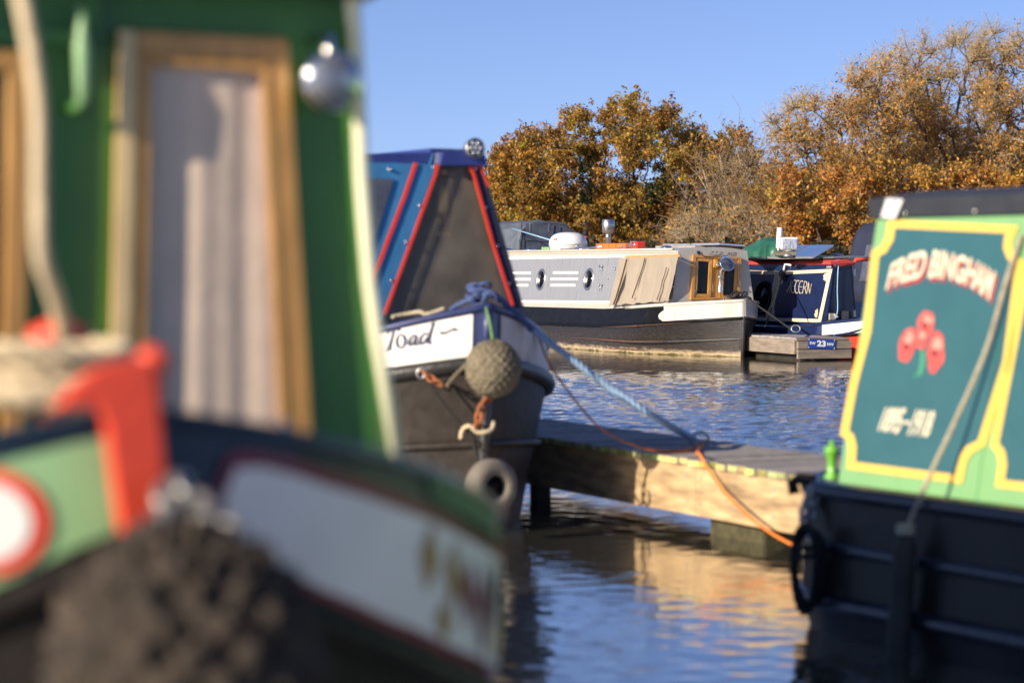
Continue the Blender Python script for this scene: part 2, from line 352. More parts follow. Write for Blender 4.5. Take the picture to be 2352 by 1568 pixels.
def rope(mb, pts, r, strands=3, pitch=None, n=6):
    pitch = pitch or r * 7; P = smooth_path(pts, 6); L = [0]
    for a, b in zip(P[:-1], P[1:]): L.append(L[-1] + (b - a).length)
    N = max(8, int(L[-1] / (pitch / 8))); Q = []; j = 0
    for i in range(N + 1):
        d = L[-1] * i / N
        while j < len(L) - 2 and L[j + 1] < d: j += 1
        t = (d - L[j]) / max(1e-9, L[j + 1] - L[j]); Q.append(P[j].lerp(P[j + 1], min(1, t)))
    T = [(Q[min(i + 1, N)] - Q[max(i - 1, 0)]).normalized() for i in range(N + 1)]
    ref = Vector((0, 0, 1)) if abs(T[0].z) < .9 else Vector((1, 0, 0)); Nn = (ref - T[0] * ref.dot(T[0])).normalized(); FR = []
    for i in range(N + 1):
        Nn = (Nn - T[i] * Nn.dot(T[i])).normalized(); FR.append((Nn.copy(), T[i].cross(Nn)))
    for s_ in range(strands):
        c = []
        for i in range(N + 1):
            a = 2 * math.pi * (s_ / strands + (L[-1] * i / N) / pitch); c.append(Q[i] + (FR[i][0] * math.cos(a) + FR[i][1] * math.sin(a)) * r * .5)
        mb.tube(c, r * .56, n)
    return mb
def chain(mb, pts, wl=.045, r=.006):
    P = smooth_path(pts, 6); acc = 0; k = 0; last = P[0]
    for a, b in zip(P[:-1], P[1:]):
        acc += (b - a).length
        if acc >= wl * .72:
            d = (b - last).normalized(); s_ = d.orthogonal().normalized(); s2 = d.cross(s_)
            w_ = s_ if k % 2 else s2; c = (last + b) / 2
            mb.tube([c + d * math.cos(t) * wl / 2 + w_ * math.sin(t) * wl * .3 for t in [i * math.pi / 5 for i in range(10)]], r, 5, closed=True)
            acc = 0; last = b; k += 1
    return mb
def fender_ball(name, c, r, m, label, axis=(0, 0, 1), squash=1.0, seed=0, bumps=.10, cell=9):
    mb = MB(); c = Vector(c)
    def fn(u, v):
        th = u * 2 * math.pi; ph = (v - .5) * math.pi * .999
        d = Vector((math.cos(ph) * math.cos(th), math.cos(ph) * math.sin(th), math.sin(ph) * squash))
        k = noise.cell(d * cell + Vector((seed, 0, 0)))
        w_ = noise.noise(d * cell * 1.6 + Vector((seed, 3, 1))); w2 = noise.noise(d * 22 + Vector((seed, 9, 1)))
        knot = abs(math.sin(th * cell + ph * cell)) * abs(math.sin(th * cell - ph * cell))
        return c + d * r * (1 + bumps * (knot * .6 + w_ * .5 + w2 * .45 + noise.noise(d * 48) * .3 - .3))
    mb.grid(fn, 110, 70)
    return mb.build(name, m, None, label, 'fender')
# ---- hull lofts
class Hull:
    """levels: dict(x, B, Lb, z, dz, zp, q) per waterline from keel to gunwale; local x = towards the bow"""
    def __init__(s, F, lv, L, n=16, blunt=None):
        s.F, s.lv, s.L, s.n = F, lv, L, n
    def pt(s, k, t, side):
        l = s.lv[k]; tau = min(1, t / l['Lb']); y = l['B'] * (1 - (1 - tau) ** 2) ** l.get('q', 1)
        y = max(y, .028)
        z = l['z'] + l.get('dz', 0) * (max(0, 1 - t / l.get('Lz', l['Lb']))) ** l.get('zp', 1.5)
        if 'zt' in l: z = float(np.interp(t, l['zt'][0], l['zt'][1]))
        return s.F.w(l['x'] - t, side * y, z)
    def ts(s):
        Lb = max(l['Lb'] for l in s.lv)
        a = [Lb * (i / s.n) ** 1.5 for i in range(s.n + 1)]; return a + [Lb + (s.L - Lb) * i / 4 for i in range(1, 5)]
    def band(s, k0, k1, side, rows=3, mb=None, t0=0, t1=None, off=0):
        mb = mb or MB(); T = [t for t in s.ts() if t >= t0 - 1e-6 and (t1 is None or t <= t1 + 1e-6)]
        if t0 and (not T or T[0] > t0 + 1e-6): T = [t0] + T
        if t1 and T[-1] < t1 - 1e-6: T.append(t1)
        outn = s.F.p * side
        vs = []
        for t in T:
            a, b = s.pt(k0, t, side), s.pt(k1, t, side)
            for j in range(rows + 1): vs.append(a.lerp(b, j / rows) + (outn * .9 + s.F.u * .43) * off)
        w = rows + 1
        mb.add(vs, [(i * w + j, (i + 1) * w + j, (i + 1) * w + j + 1, i * w + j + 1) if side > 0 else (i * w + j, i * w + j + 1, (i + 1) * w + j + 1, (i + 1) * w + j) for i in range(len(T) - 1) for j in range(rows)], True)
        return mb
    def both(s, k0, k1, rows=3):
        mb = MB(); s.band(k0, k1, -1, rows, mb); s.band(k0, k1, 1, rows, mb)
        a0, a1 = s.pt(k0, 0, -1), s.pt(k1, 0, -1); b0, b1 = s.pt(k0, 0, 1), s.pt(k1, 0, 1); mb.quad(a0, b0, b1, a1)
        a0, a1 = s.pt(k0, s.L, -1), s.pt(k1, s.L, -1); b0, b1 = s.pt(k0, s.L, 1), s.pt(k1, s.L, 1); mb.quad(b0, a0, a1, b1)
        return mb
    def strake(s, k, r, t0=0, dz=0, t1=None, sides=(-1, 1), frac=None, mb=None, out=.3):
        mb = mb or MB()
        T = [t for t in s.ts() if t >= t0 and (t1 is None or t <= t1)]
        def P(t, sd):
            if frac is None: return s.pt(k, t, sd) + Vector((0, 0, dz))
            return s.pt(k, t, sd).lerp(s.pt(k + 1, t, sd), frac) + Vector((0, 0, dz))
        if t0 == 0 and len(sides) == 2: path = [P(t, -1) for t in reversed(T)] + [P(t, 1) for t in T]
        else: path = None
        if path: mb.tube(path, r, 8)
        else:
            for sd in sides: mb.tube([P(t, sd) for t in T], [r * min(1, .3 + i * .35) for i in range(len(T))], 8)
        return mb
    def deck(s, k, dz=-.01, t1=None):
        mb = MB(); T = [t for t in s.ts() if t1 is None or t <= t1]
        vs = []
        for t in T: vs += [s.pt(k, t, -1) + Vector((0, 0, dz)), s.pt(k, t, 1) + Vector((0, 0, dz))]
        mb.add(vs, [(2 * i, 2 * i + 1, 2 * i + 3, 2 * i + 2) for i in range(len(T) - 1)]); return mb
def along(F, y, z, px, x0=-20., x1=3.):
    f = lambda x: (lambda P: P.x / P.y * FPX + 1176 - px)(F.w(x, y, z))
    for _ in range(60):
        m_ = (x0 + x1) / 2
        if (f(m_) > 0) == (f(x1) > 0): x1 = m_
        else: x0 = m_
    return m_
def cabin_planes(F, x0, hb, ht, zb, zt):
    a = F.w(x0, -hb, zb); b = F.w(x0 - 4, -hb, zb); c = F.w(x0, -ht, zt); side = plane3(a, b, c)
    return side
def cabin_parts(F, root, x0, x1, hb, ht, zb, zt, camber, m_side, m_roof, m_front, rake=0.0, roof_over=.015, shell=True):
    xt0 = x0 - rake; zt_ = zt + .031
    for sd, nm in ((-1, 'side_panel'), (1, 'side_panel')):
        mb = MB(); mb.prism([F.w(x0, sd * hb, zb), F.w(xt0, sd * ht, zt), F.w(x1, sd * ht, zt), F.w(x1, sd * hb, zb)], F.p * (-sd * .03)); mb.build(nm, m_side, root)
    mb = MB(); n = 8; vs = []
    prof = [(-ht - roof_over, zt), (-ht - roof_over, zt + .03)] + [(-ht + 2 * ht * i / n, zt + .03 + camber * (1 - (2 * i / n - 1) ** 2)) for i in range(n + 1)] + [(ht + roof_over, zt + .03), (ht + roof_over, zt)]
    mb.prism([F.w(xt0 - .033, y, z) for y, z in prof], F.u * (x1 - xt0 + .033)); mb.build('roof', m_roof, root)
    for xx, xt, nm in ((x0, xt0, 'front_bulkhead'), (x1, x1, 'rear_bulkhead')):
        d = .03 if xx == x0 else -.03
        mb = MB(); mb.prism([F.w(xx - .002 * (1 if d > 0 else -1), -hb + .001, zb), F.w(xx - .002 * (1 if d > 0 else -1), hb - .001, zb)] + [F.w(xt - .002 * (1 if d > 0 else -1), ht - 2 * ht * i / n, zt_ + camber * (1 - (2 * i / n - 1) ** 2)) for i in range(n + 1)], F.u * -d); mb.build(nm, m_front, root)
# ------------------------------------------------------------------ water, bed, sky ground
def make_water():
    m = bpy.data.materials.new('water'); m.use_nodes = True; nt = m.node_tree; L = nt.links.new; b = nt.nodes['Principled BSDF']
    b.inputs['Base Color'].default_value = (.055, .052, .042, 1); b.inputs['Roughness'].default_value = .04; b.inputs['IOR'].default_value = 2.2; b.inputs['Specular IOR Level'].default_value = 1.0
    g = nd(nt, 'ShaderNodeNewGeometry'); sp = nd(nt, 'ShaderNodeSeparateXYZ'); L(g.outputs['Position'], sp.inputs[0])
    hs_ = []
    # wind patch strength: broad noise so the roughened water comes and goes
    pn = nd(nt, 'ShaderNodeTexNoise'); pn.inputs['Scale'].default_value = .16; pn.inputs['Detail'].default_value = 3; L(g.outputs['Position'], pn.inputs[0])
    pr = nd(nt, 'ShaderNodeMapRange'); L(pn.outputs[0], pr.inputs[0]); pr.inputs[1].default_value = .35; pr.inputs[2].default_value = .65; pr.inputs[3].default_value = .75; pr.inputs[4].default_value = 1.15
    # open basin is choppier than the sheltered water among the pontoons
    def ramp(a, b_, c, d):
        r = nd(nt, 'ShaderNodeMapRange'); r.interpolation_type = 'SMOOTHSTEP'; L(sp.outputs[1], r.inputs[0]); r.inputs[1].default_value = a; r.inputs[2].default_value = b_; r.inputs[3].default_value = c; r.inputs[4].default_value = d; return r
    r1 = ramp(14.0, 18.5, WAVE_NEAR, 1.0); r2 = ramp(31.0, 34.5, 1.0, WAVE_FAR)
    m1 = nd(nt, 'ShaderNodeMath', operation='MULTIPLY'); L(r1.outputs[0], m1.inputs[0]); L(r2.outputs[0], m1.inputs[1])
    m2 = nd(nt, 'ShaderNodeMath', operation='MULTIPLY'); L(m1.outputs[0], m2.inputs[0]); L(pr.outputs[0], m2.inputs[1])
    acc = None
    for sc_, am, rot in ((9.0, .0040, 15), (24.0, .0022, 0), (60.0, .0007, 0)):
        mp = nd(nt, 'ShaderNodeMapping'); mp.inputs['Rotation'].default_value = (0, 0, R(rot)); mp.inputs['Scale'].default_value = (.62, 1.25, 1); L(g.outputs['Position'], mp.inputs[0])
        n = nd(nt, 'ShaderNodeTexNoise'); n.inputs['Scale'].default_value = sc_; n.inputs['Detail'].default_value = 2; n.inputs['Roughness'].default_value = .45; L(mp.outputs[0], n.inputs[0])
        k = nd(nt, 'ShaderNodeMath', operation='MULTIPLY'); L(n.outputs[0], k.inputs[0]); k.inputs[1].default_value = am
        if acc is None: acc = k
        else:
            a = nd(nt, 'ShaderNodeMath', operation='ADD'); L(acc.outputs[0], a.inputs[0]); L(k.outputs[0], a.inputs[1]); acc = a
    f = nd(nt, 'ShaderNodeMath', operation='MULTIPLY'); L(acc.outputs[0], f.inputs[0]); L(m2.outputs[0], f.inputs[1])
    bp = nd(nt, 'ShaderNodeBump'); bp.inputs['Strength'].default_value = 1; bp.inputs['Distance'].default_value = 1.0; L(f.outputs[0], bp.inputs['Height']); L(bp.outputs[0], b.inputs['Normal'])
    gl = nd(nt, 'ShaderNodeBsdfGlossy'); gl.inputs['Roughness'].default_value = .04; gl.inputs[0].default_value = (.95, .95, .93, 1); L(bp.outputs[0], gl.inputs['Normal']); ms = nd(nt, 'ShaderNodeMixShader'); ms.inputs[0].default_value = .38
    L(b.outputs[0], ms.inputs[1]); L(gl.outputs[0], ms.inputs[2]); L(ms.outputs[0], nt.nodes['Material Output'].inputs[0])
    M['water'] = m
WAVE_NEAR = .22; WAVE_FAR = .3
make_water()
def water_mesh():
    rows = [4.0]
    while rows[-1] < 62: rows.append(rows[-1] + .002 * rows[-1])
    rows = np.array(rows); nc = 260; s = np.linspace(-.24, .27, nc)
    Yg = np.repeat(rows[:, None], nc, 1); Xg = Yg * s[None, :]
    r_ = np.random.default_rng(5); Z = np.zeros_like(Xg); Zs = np.zeros_like(Xg)
    for k in range(110):
        lam = .10 * (.9 / .10) ** (r_.random() ** 1.1); th = r_.normal(math.radians(250), .75); kk = 2 * math.pi / lam
        amp = .0021 * lam ** .9 * (1.35 if lam < .45 else .7)
        Zt = Z if lam > .27 else Zs; Zt += amp * (1 if lam > .27 else 1.5) * np.sin(kk * (Xg * math.cos(th) + Yg * math.sin(th)) + r_.random() * 6.283)
    patch = .75 + .25 * np.sin(Xg * .9 + Yg * .35) * np.sin(Yg * .55 - Xg * .4 + 1)
    ss = lambda a, b_: np.clip((Yg - a) / (b_ - a), 0, 1) ** 2 * (3 - 2 * np.clip((Yg - a) / (b_ - a), 0, 1))
    E = (W_NEAR + (1 - W_NEAR) * ss(14.5, 18.5)) * (1 - (1 - W_FAR) * ss(31.5, 35.5)) * patch
    E2 = (.21 + .79 * ss(14.5, 18.5)) * (1 - (1 - .25) * ss(31.5, 35.5)) * patch; Z = Z * E * .9 + Zs * E2
    edge = np.ones_like(Z); edge[:3] = 0; edge[-3:] = 0; edge[:, :3] = 0; edge[:, -3:] = 0; Z *= edge
    V = np.stack([Xg, Yg, Z], -1).reshape(-1, 3); nr = len(rows)
    i0 = (np.arange(nr - 1)[:, None] * nc + np.arange(nc - 1)[None, :]).reshape(-1)
    F = np.stack([i0, i0 + 1, i0 + nc + 1, i0 + nc], -1)
    # surrounding flat sheet shares the outline corners
    n0 = len(V); a_, b_, c_, d2 = 0, nc - 1, nr * nc - 1, (nr - 1) * nc
    ex = np.array([(-900, -200, 0), (900, -200, 0), (900, 62.5, 0), (-900, 62.5, 0)])
    V = np.concatenate([V, ex]); Fx = [(n0, n0 + 1, b_, a_), (n0 + 1, n0 + 2, c_, b_), (n0 + 2, n0 + 3, d2, c_), (n0 + 3, n0, a_, d2)]
    F = np.concatenate([F, np.array(Fx)])
    me = bpy.data.meshes.new('water'); me.vertices.add(len(V)); me.vertices.foreach_set('co', V.astype(np.float32).ravel())
    me.loops.add(F.size); me.loops.foreach_set('vertex_index', F.astype(np.int32).ravel()); me.polygons.add(len(F)); me.polygons.foreach_set('loop_start', np.arange(0, F.size, 4, dtype=np.int32))
    me.polygons.foreach_set('use_smooth', np.ones(len(F), dtype=bool)); me.update(calc_edges=True); me.validate(); me.materials.append(M['water'])
    o = bpy.data.objects.new('water', me); COL.objects.link(o); o['kind'] = 'structure'
W_NEAR = .085; W_FAR = .18
water_mesh()
gm = MB()
def gfn(u, v):
    x = (u - .5) * 1800; y = 60 + v * v * 1400
    z = -.4 + 1.3 * min(1, v * v * 1400 / 6) + noise.noise(Vector((x * .05, y * .05, 0))) * .3
    return Vector((x, y, z))
gm.grid(gfn, 160, 60); gm.build('ground', 'bank_grass', kind='structure')
# ================================================================== grey narrowboat (in focus)
def z4(x, y): return ((2450 + x / 2.8) / 1.7415, (900 + y / 2.8) / 1.7415)
def z3(x, y): return ((1950 + x / 3.92) / 1.7415, (850 + y / 3.92) / 1.7415)
def z5(x, y): return ((2900 + x / 2.703) / 1.7415, (880 + y / 2.703) / 1.7415)
def zd(x, y): return ((2700 + x / 5.809) / 1.7415, (960 + y / 5.809) / 1.7415)
def zr(x, y): return ((2950 + x / 4.704) / 1.7415, (930 + y / 4.704) / 1.7415)
FG_ = Frame((3.78, 39.7, 0), 24)
g = empty('narrowboat', FG_.O, FG_.rz, 'long grey narrowboat with portholes, tan canvas side cover and wooden front doors', 'narrowboat', 'narrowboats moored in the marina')
hg = Hull(FG_, [dict(x=-.12, B=.80, Lb=3.2, z=-.35), dict(x=0, B=.92, Lb=2.9, z=0.0), dict(x=.03, B=.975, Lb=2.2, z=.22, dz=.10), dict(x=.06, B=1.02, Lb=1.9, q=.9, z=.42, dz=.22, Lz=5, zp=2), dict(x=.05, B=.98, Lb=1.7, q=.9, z=.735, dz=.19, Lz=4, zp=1.6)], 16)
mb = hg.both(0, 1); 
hg.band(1, 3, -1, 6, mb); hg.band(1, 3, 1, 6, mb)
a0, a1 = hg.pt(1, 0, -1), hg.pt(3, 0, -1); b0, b1 = hg.pt(1, 0, 1), hg.pt(3, 0, 1); mb.quad(a0, b0, b1, a1)
mb.build('hull', 'grey_hull', g)
mb = hg.both(3, 4); mb.build('upper_hull', 'gloss_black', g)
hg.strake(3, .028).build('rubbing_strake', 'gloss_black', g)
hg.strake(2, .022, dz=-.02, t1=5.2).build('lower_strake', 'hull_black', g)
def hull_mark(k, f0, f1, ta, tb_, nm_, m_, off=.004, seed=0, n=26):
    mb = MB()
    def fn(u, v):
        t_ = ta + (tb_ - ta) * u; e_ = math.sin(math.pi * min(1, max(0, u))) ** .5 * (.55 + .9 * abs(noise.noise(Vector((u * 9, seed, v * .3)))))
        fm = (f0 + f1) / 2; f = fm + (f0 + (f1 - f0) * v - fm) * e_; a_, b_ = hg.pt(k, t_, -1), hg.pt(k + 1, t_, -1)
        return a_.lerp(b_, f) - FG_.p * off
    mb.grid(fn, n, 2); mb.build(nm_, m_, g)
hull_mark(2, -.10, .02, 1.2, 4.4, 'rust_streak', 'rust_paint', .026, 3); hull_mark(2, .88, .95, .6, 3.2, 'rust_streak', 'rust_paint', .03, 4)
hull_mark(1, .22, .36, 1.8, 3.2, 'rust_streak', 'rust_paint', .004, 5); hull_mark(2, .86, .90, 4.8, 5.6, 'rust_streak', 'rust_paint', .02, 6)
mb = MB(); mb.tube([hg.pt(1, 0, 1) * .5 + hg.pt(1, 0, -1) * .5 + Vector((0, 0, -.2)), (hg.pt(2, 0, 1) + hg.pt(2, 0, -1)) / 2, (hg.pt(3, 0, 1) + hg.pt(3, 0, -1)) / 2, (hg.pt(3, 0, 1) + hg.pt(3, 0, -1)) / 2 + Vector((0, 0, .03))], .032, 8); mb.build('stem_post', 'hull_black', g)
pxof = lambda P: P.x / P.y * FPX + 1176
tb = min([i * .02 for i in range(20, 150)], key=lambda t_: abs(pxof(hg.pt(3, t_, -1)) - 1552))
mb = MB()
for sd in (-1, 1): hg.band(3, 4, sd, 4, mb, t0=0, t1=tb, off=.006)
q = [hg.pt(3, 0, -1), hg.pt(3, 0, 1), hg.pt(4, 0, 1), hg.pt(4, 0, -1)]; mb.prism([v + FG_.u * .004 for v in q], FG_.u * .02)
mb.build('bow_flash', 'grey_flash', g)
mb = MB()   # curved tail of the pale flash
def ftail(u, v):
    t = tb + u * (.34 * math.sin(math.pi * min(1, .15 + v * .95)) ** .8 if v < .8 else .34 * .62)
    return hg.pt(3, t, -1).lerp(hg.pt(4, t, -1), v) - FG_.p * .008
mb.grid(ftail, 4, 10); mb.build('bow_flash_tail', 'grey_flash', g)
mb = MB(); P_ = [hg.pt(4, t, -1) for t in reversed(hg.ts()[:14])] + [hg.pt(4, t, 1) for t in hg.ts()[:14]]; mb.tube(P_, .03, 8); mb.build('gunwale_rail', 'grey_flash', g)
hg.deck(4, -.03).build('deck', 'grey_border', g)
XB = -.98
ZB, ZT = .72, 1.72
cabin_parts(FG_, g, XB, -14.5, .80, .66, ZB, ZT, .06, 'grey_border', 'grey_border', 'grey_front', rake=.02)
gs = cabin_planes(FG_, XB, .80, .66, ZB, ZT)
gb = plane3(FG_.w(XB, -.8, ZB), FG_.w(XB, .8, ZB), FG_.w(XB - .02, 0, ZT))
# side graphics: inner grey panel, white lines, stripes
inner = [z3(-900, 756), z3(2148, 700), z3(2100, 850), z3(2040, 1010), z3(2000, 1200), z3(1980, 1396), z3(-900, 1372)]
pp(inner, gs, 0, .004).build('side_paint_panel', 'grey_panel', g)
strip([z3(-900, 744), z3(2150, 684), z3(2095, 850), z3(2032, 1020), z3(2002, 1200), z3(1985, 1404), z3(-900, 1380)], 5.0, gs, .004, .003).build('white_coach_line', 'white_line', g)
for (xa, xb, yy) in ((300, 685, 948), (300, 682, 1047), (380, 642, 1141), (1032, 1425, 942), (995, 1422, 1042), (993, 1380, 1140), (-420, 5, 955), (-440, 2, 1052), (-440, -40, 1146)):
    strip([z3(xa, yy + (0)), z3(xb, yy)], 5.2, gs, .004, .003).build('white_stripe', 'white_line', g)
# portholes
axs = FG_.u; nup = gs[1].cross(axs).normalized()
if nup.z < 0: nup = -nup
for (cx, cy) in ((840, 1050), (1588, 1047), (20, 1054)):
    c = onp(*z3(cx, cy), gs)
    r0 = .205
    mb = MB(); mb.lathe(c + gs[1] * .0, gs[1], [(r0, .0), (r0, .010), (r0 - .008, .016), (r0 - .045, .018), (r0 - .052, .010), (r0 - .052, .0)], 32)
    pr_ = mb.build('porthole', 'steel', g)
    mb = MB(); mb.lathe(c, gs[1], [(r0 - .045, .004), (r0 - .045, .0125)], 32); mb.build('glass', 'dark_glass', pr_)
for (cx, cy) in ((1815, 850), (1808, 1145)):
    c = onp(*z3(cx, cy), gs); mb = MB(); mb.lathe(c, gs[1], [(.025, 0), (.025, .01), (.012, .02), (.012, .045), (.024, .055), (.02, .085), (.003, .095)], 12)
    mb.tube([c + gs[1] * .05, c + gs[1] * .05 - nup * .10 + Vector((0, 0, 0))], [.014, .006], 8); mb.build('side_lamp', 'chrome', g)
for (cx, cy, r_) in ((2010, 885, .03), (1900, 1042, .018)):
    c = onp(*z3(cx, cy), gs); mb = MB(); mb.lathe(c, gs[1], [(r_, 0), (r_, .01), (r_ * .6, .025), (.002, .03)], 12); mb.build('button_light', 'chrome', g)
# canvas cover over the well deck
cv = [z4(135, 378), z4(795, 362), z4(682, 862), z4(20, 918)]
CW = [onp(x, y, gs) for x, y in cv]
def canv(u, v):
    top = CW[0].lerp(CW[1], u); bot = CW[3].lerp(CW[2], u); P = top.lerp(bot, v)
    f = 0
    for (c0, w_, a, lean) in ((.13, .022, .085, .02), (.41, .018, .07, -.02), (.50, .015, .03, 0), (.85, .045, .08, .05), (.70, .015, .02, 0)):
        f -= a * (.3 + .7 * math.sin(math.pi * min(1, v * 1.02)) if c0 < .5 else (.15 + .85 * v)) * math.exp(-((u - c0 - lean * math.sin(v * 3)) / w_) ** 2)
    f += .012 * math.sin(u * 23 + v * 2) * v + noise.noise(Vector((u * 6, v * 4, 1))) * .012
    sc = math.sin(u * math.pi * 5) ** 2 * .02 * (v ** 8)
    return P + gs[1] * (.10 + f) + Vector((0, 0, sc))
mb = MB(); mb.grid(canv, 90, 26); mb.build('canvas_cover', 'tan_canvas', g)
strip([z4(170, 372), z4(785, 348)], 7, gs, .03, .03).build('wooden_batten', 'batten_wood', g)
for k, (x, y) in enumerate(((282, 400), (398, 400), (548, 398), (665, 396), (783, 372), (145, 392), (95, 570), (60, 735), (36, 892), (208, 603), (444, 600), (650, 568), (739, 552), (704, 692), (666, 842), (563, 832), (345, 860), (368, 612), (126, 872), (265, 872))):
    c = onp(*z4(x, y), gs) + gs[1] * .06; mb = MB(); mb.lathe(c, gs[1], [(.011, -.02), (.011, 0), (.004, .006)], 8); mb.build('stud', 'chrome', g)
pp([z4(134, 424), z4(158, 424), z4(158, 452), z4(134, 452)], gs, .062, .002).build('safety_label', 'white_line', g)
pp([z4(141, 430), z4(151, 430), z4(151, 445), z4(141, 445)], gs, .065, .001).build('safety_label_mark', 'orange_plastic', g)
for q_, w_ in (([z4(234, 392), z4(214, 470), z4(190, 560), z4(165, 650), z4(138, 740), z4(112, 830), z4(84, 900)], 3.0), ([z4(437, 384), z4(420, 460), z4(385, 570), z4(350, 670), z4(318, 760), z4(292, 832)], 1.7), ([z4(682, 482), z4(662, 560), z4(634, 640), z4(612, 740), z4(570, 850)], 1.2)):
    strip(q_, w_, gs, .125, .006).build('canvas_gap_shade', 'dark_joint', g)  # dark strips laid over the cloth stand in for shade inside its slits
# front bulkhead wooden doors (outline measured on the photograph, laid on the raked bulkhead)
def fr(outer, inn, m, off, dep, nm, par=g):
    res = []
    for i in range(4):
        j = (i + 1) % 4
        o = pp([outer[i], outer[j], inn[j], inn[i]], gb, off, dep).build(nm, m, par, bevel=.003); res.append(o)
    return res
door = pp([zd(850, 430), zd(1040, 440), zd(1018, 1342), zd(806, 1335)], gb, 0, .02).build('wooden_doors', 'varnish_wood', g)
OUT = [zd(392, 340), zd(1512, 405), zd(1472, 1395), zd(338, 1388)]; INN = [zd(455, 408), zd(1440, 462), zd(1405, 1338), zd(412, 1328)]
for o in fr(OUT, INN, 'varnish_wood', .0, .055, 'door_frame', door): pass
for (o4, i4) in (([zd(458, 412), zd(850, 432), zd(806, 1336), zd(414, 1322)], [zd(522, 488), zd(768, 508), zd(730, 1252), zd(485, 1246)]),
                 ([zd(1062, 455), zd(1448, 468), zd(1404, 1352), zd(1018, 1345)], [zd(1120, 530), zd(1368, 535), zd(1330, 1280), zd(1090, 1275)])):
    for i in range(4):
        j = (i + 1) % 4; pp([o4[i], o4[j], i4[j], i4[i]], gb, .02, .024).build('door_rail', 'varnish_wood', door, bevel=.004)
    pp(i4, gb, .012, .006).build('pane', 'dark_glass', door)
for q in ([zd(456, 412), zd(852, 430)], [zd(852, 430), zd(806, 1338)], [zd(414, 1324), zd(806, 1338)], [zd(456, 412), zd(414, 1324)], [zd(1448, 468), zd(1404, 1350)], [zd(1018, 1346), zd(1404, 1353)], [zd(1050, 750), zd(1016, 1340)]):
    strip(q, .7, gb, .0445, .0015).build('door_gap', 'dark_joint', door)
for (x, y) in ((466, 535), (430, 1205), (1440, 580)): strip([zd(x + 3, y - 55), zd(x - 3, y + 55)], 2.3, gb, .045, .01).build('hinge', 'steel', door)
# lettering on the bulkhead
gl = quadmap([zd(790, 335), zd(1400, 372), zd(1405, 290), zd(800, 262)], gb, .004)
S_ = []
def J(x): return [[(x + .02, .86), (x + .06, 1.0), (x + .14, .97)], [(x + .11, .97), (x + .075, .5), (x + .04, .1), (x - .005, .0), (x - .02, .16)]]
def Pl(x): return [[(x + .09, .95), (x + .05, .4), (x + .01, .0), (x - .03, .1)], [(x + .02, .75)] + arc(x + .10, .74, .06, .24, 120, -100, 8) + [(x + .06, .5)]]
def Bl(x): return Pl(x) + [[(x + .08, .5)] + arc(x + .085, .26, .065, .24, 80, -150, 8)]
def Ml(x): return [[(x - .03, .1), (x + .02, .05), (x + .09, .95), (x + .10, .1), (x + .19, .95), (x + .18, .0), (x + .21, .08)]]
S_ = J(.03) + J(.19) + Pl(.36) + Ml(.66) + Bl(.88)
for x in (.11, .27, .45, .84, .985): S_.append([(x, .0), (x, .05)])
lay(nib_geo(S_, .016, .085, .007), gl).build('name_lettering', 'gold_letter', g)
# cable and fittings over the door
cab = [onp(*zd(x, y), gb) + gb[1] * o for x, y, o in ((540, 290, .02), (570, 340, .03), (640, 385, .07), (720, 392, .07), (850, 380, .07), (930, 360, .07), (1030, 355, .10), (1060, 390, .18))]
mb = MB(); mb.tube(smooth_path(cab, 5), .007, 6); mb.lathe(cab[0] - gb[1] * .02, gb[1], [(.03, 0), (.03, .015), (.012, .025)], 12); mb.build('lamp_cable', 'black_rope', g)
# tunnel lamp
lc = onp(*zd(1130, 560), gb) + gb[1] * .22; ax = (gb[1] + Vector((.1, -.15, .55))).normalized()
lc = lc + Vector((-.06, 0, .0))
mb = MB(); mb.lathe(lc - ax * .12, ax, [(.03, 0), (.10, .01), (.125, .04), (.132, .12), (.138, .125), (.138, .15), (.128, .15), (.12, .14)], 32); hl = mb.build('tunnel_lamp', 'chrome', g)
mb = MB(); mb.lathe(lc, ax, [(.124, .012), (.11, .02), (.05, .026), (.001, .028)], 28); mb.build('lens', 'lamp_lens', hl)
mb = MB(); b0 = onp(*zd(900, 560), gb) + gb[1] * .03; mb.tube([b0, b0 + gb[1] * .14, lc - ax * .05 - FG_.p * .14, lc - ax * .05 - FG_.p * .12], .012, 8); mb.tube([lc - ax * .05 - FG_.p * .16, lc - ax * .05 - FG_.p * .12], .022, 8); mb.tube([lc - ax * .05 + FG_.p * .12, lc - ax * .05 + FG_.p * .16], .018, 8); mb.build('lamp_bracket', 'chrome', hl)
pp([zd(862, 440), zd(960, 446), zd(955, 650), zd(856, 640)], gb, .02, .05).build('lamp_block', 'varnish_wood', hl, bevel=.012)
# horn
hn0 = onp(*zd(965, 870), gb) + gb[1] * .13
mb = MB(); mb.lathe(hn0, Vector((0, 0, -1)), [(.04, -.12), (.042, -.02), (.062, -.01), (.062, .0), (.03, .01), (.026, .02), (.036, .14), (.052, .24), (.052, .245), (.046, .24)], 20); hk = mb.build('horn', 'steel', g)
mb = MB(); mb.tube([hn0 + Vector((0, 0, .12)), hn0 + Vector((.01, .02, .2)), hn0 - gb[1] * .08 + Vector((0, 0, .25))], .010, 6); mb.build('horn_pipe', 'brass', g)
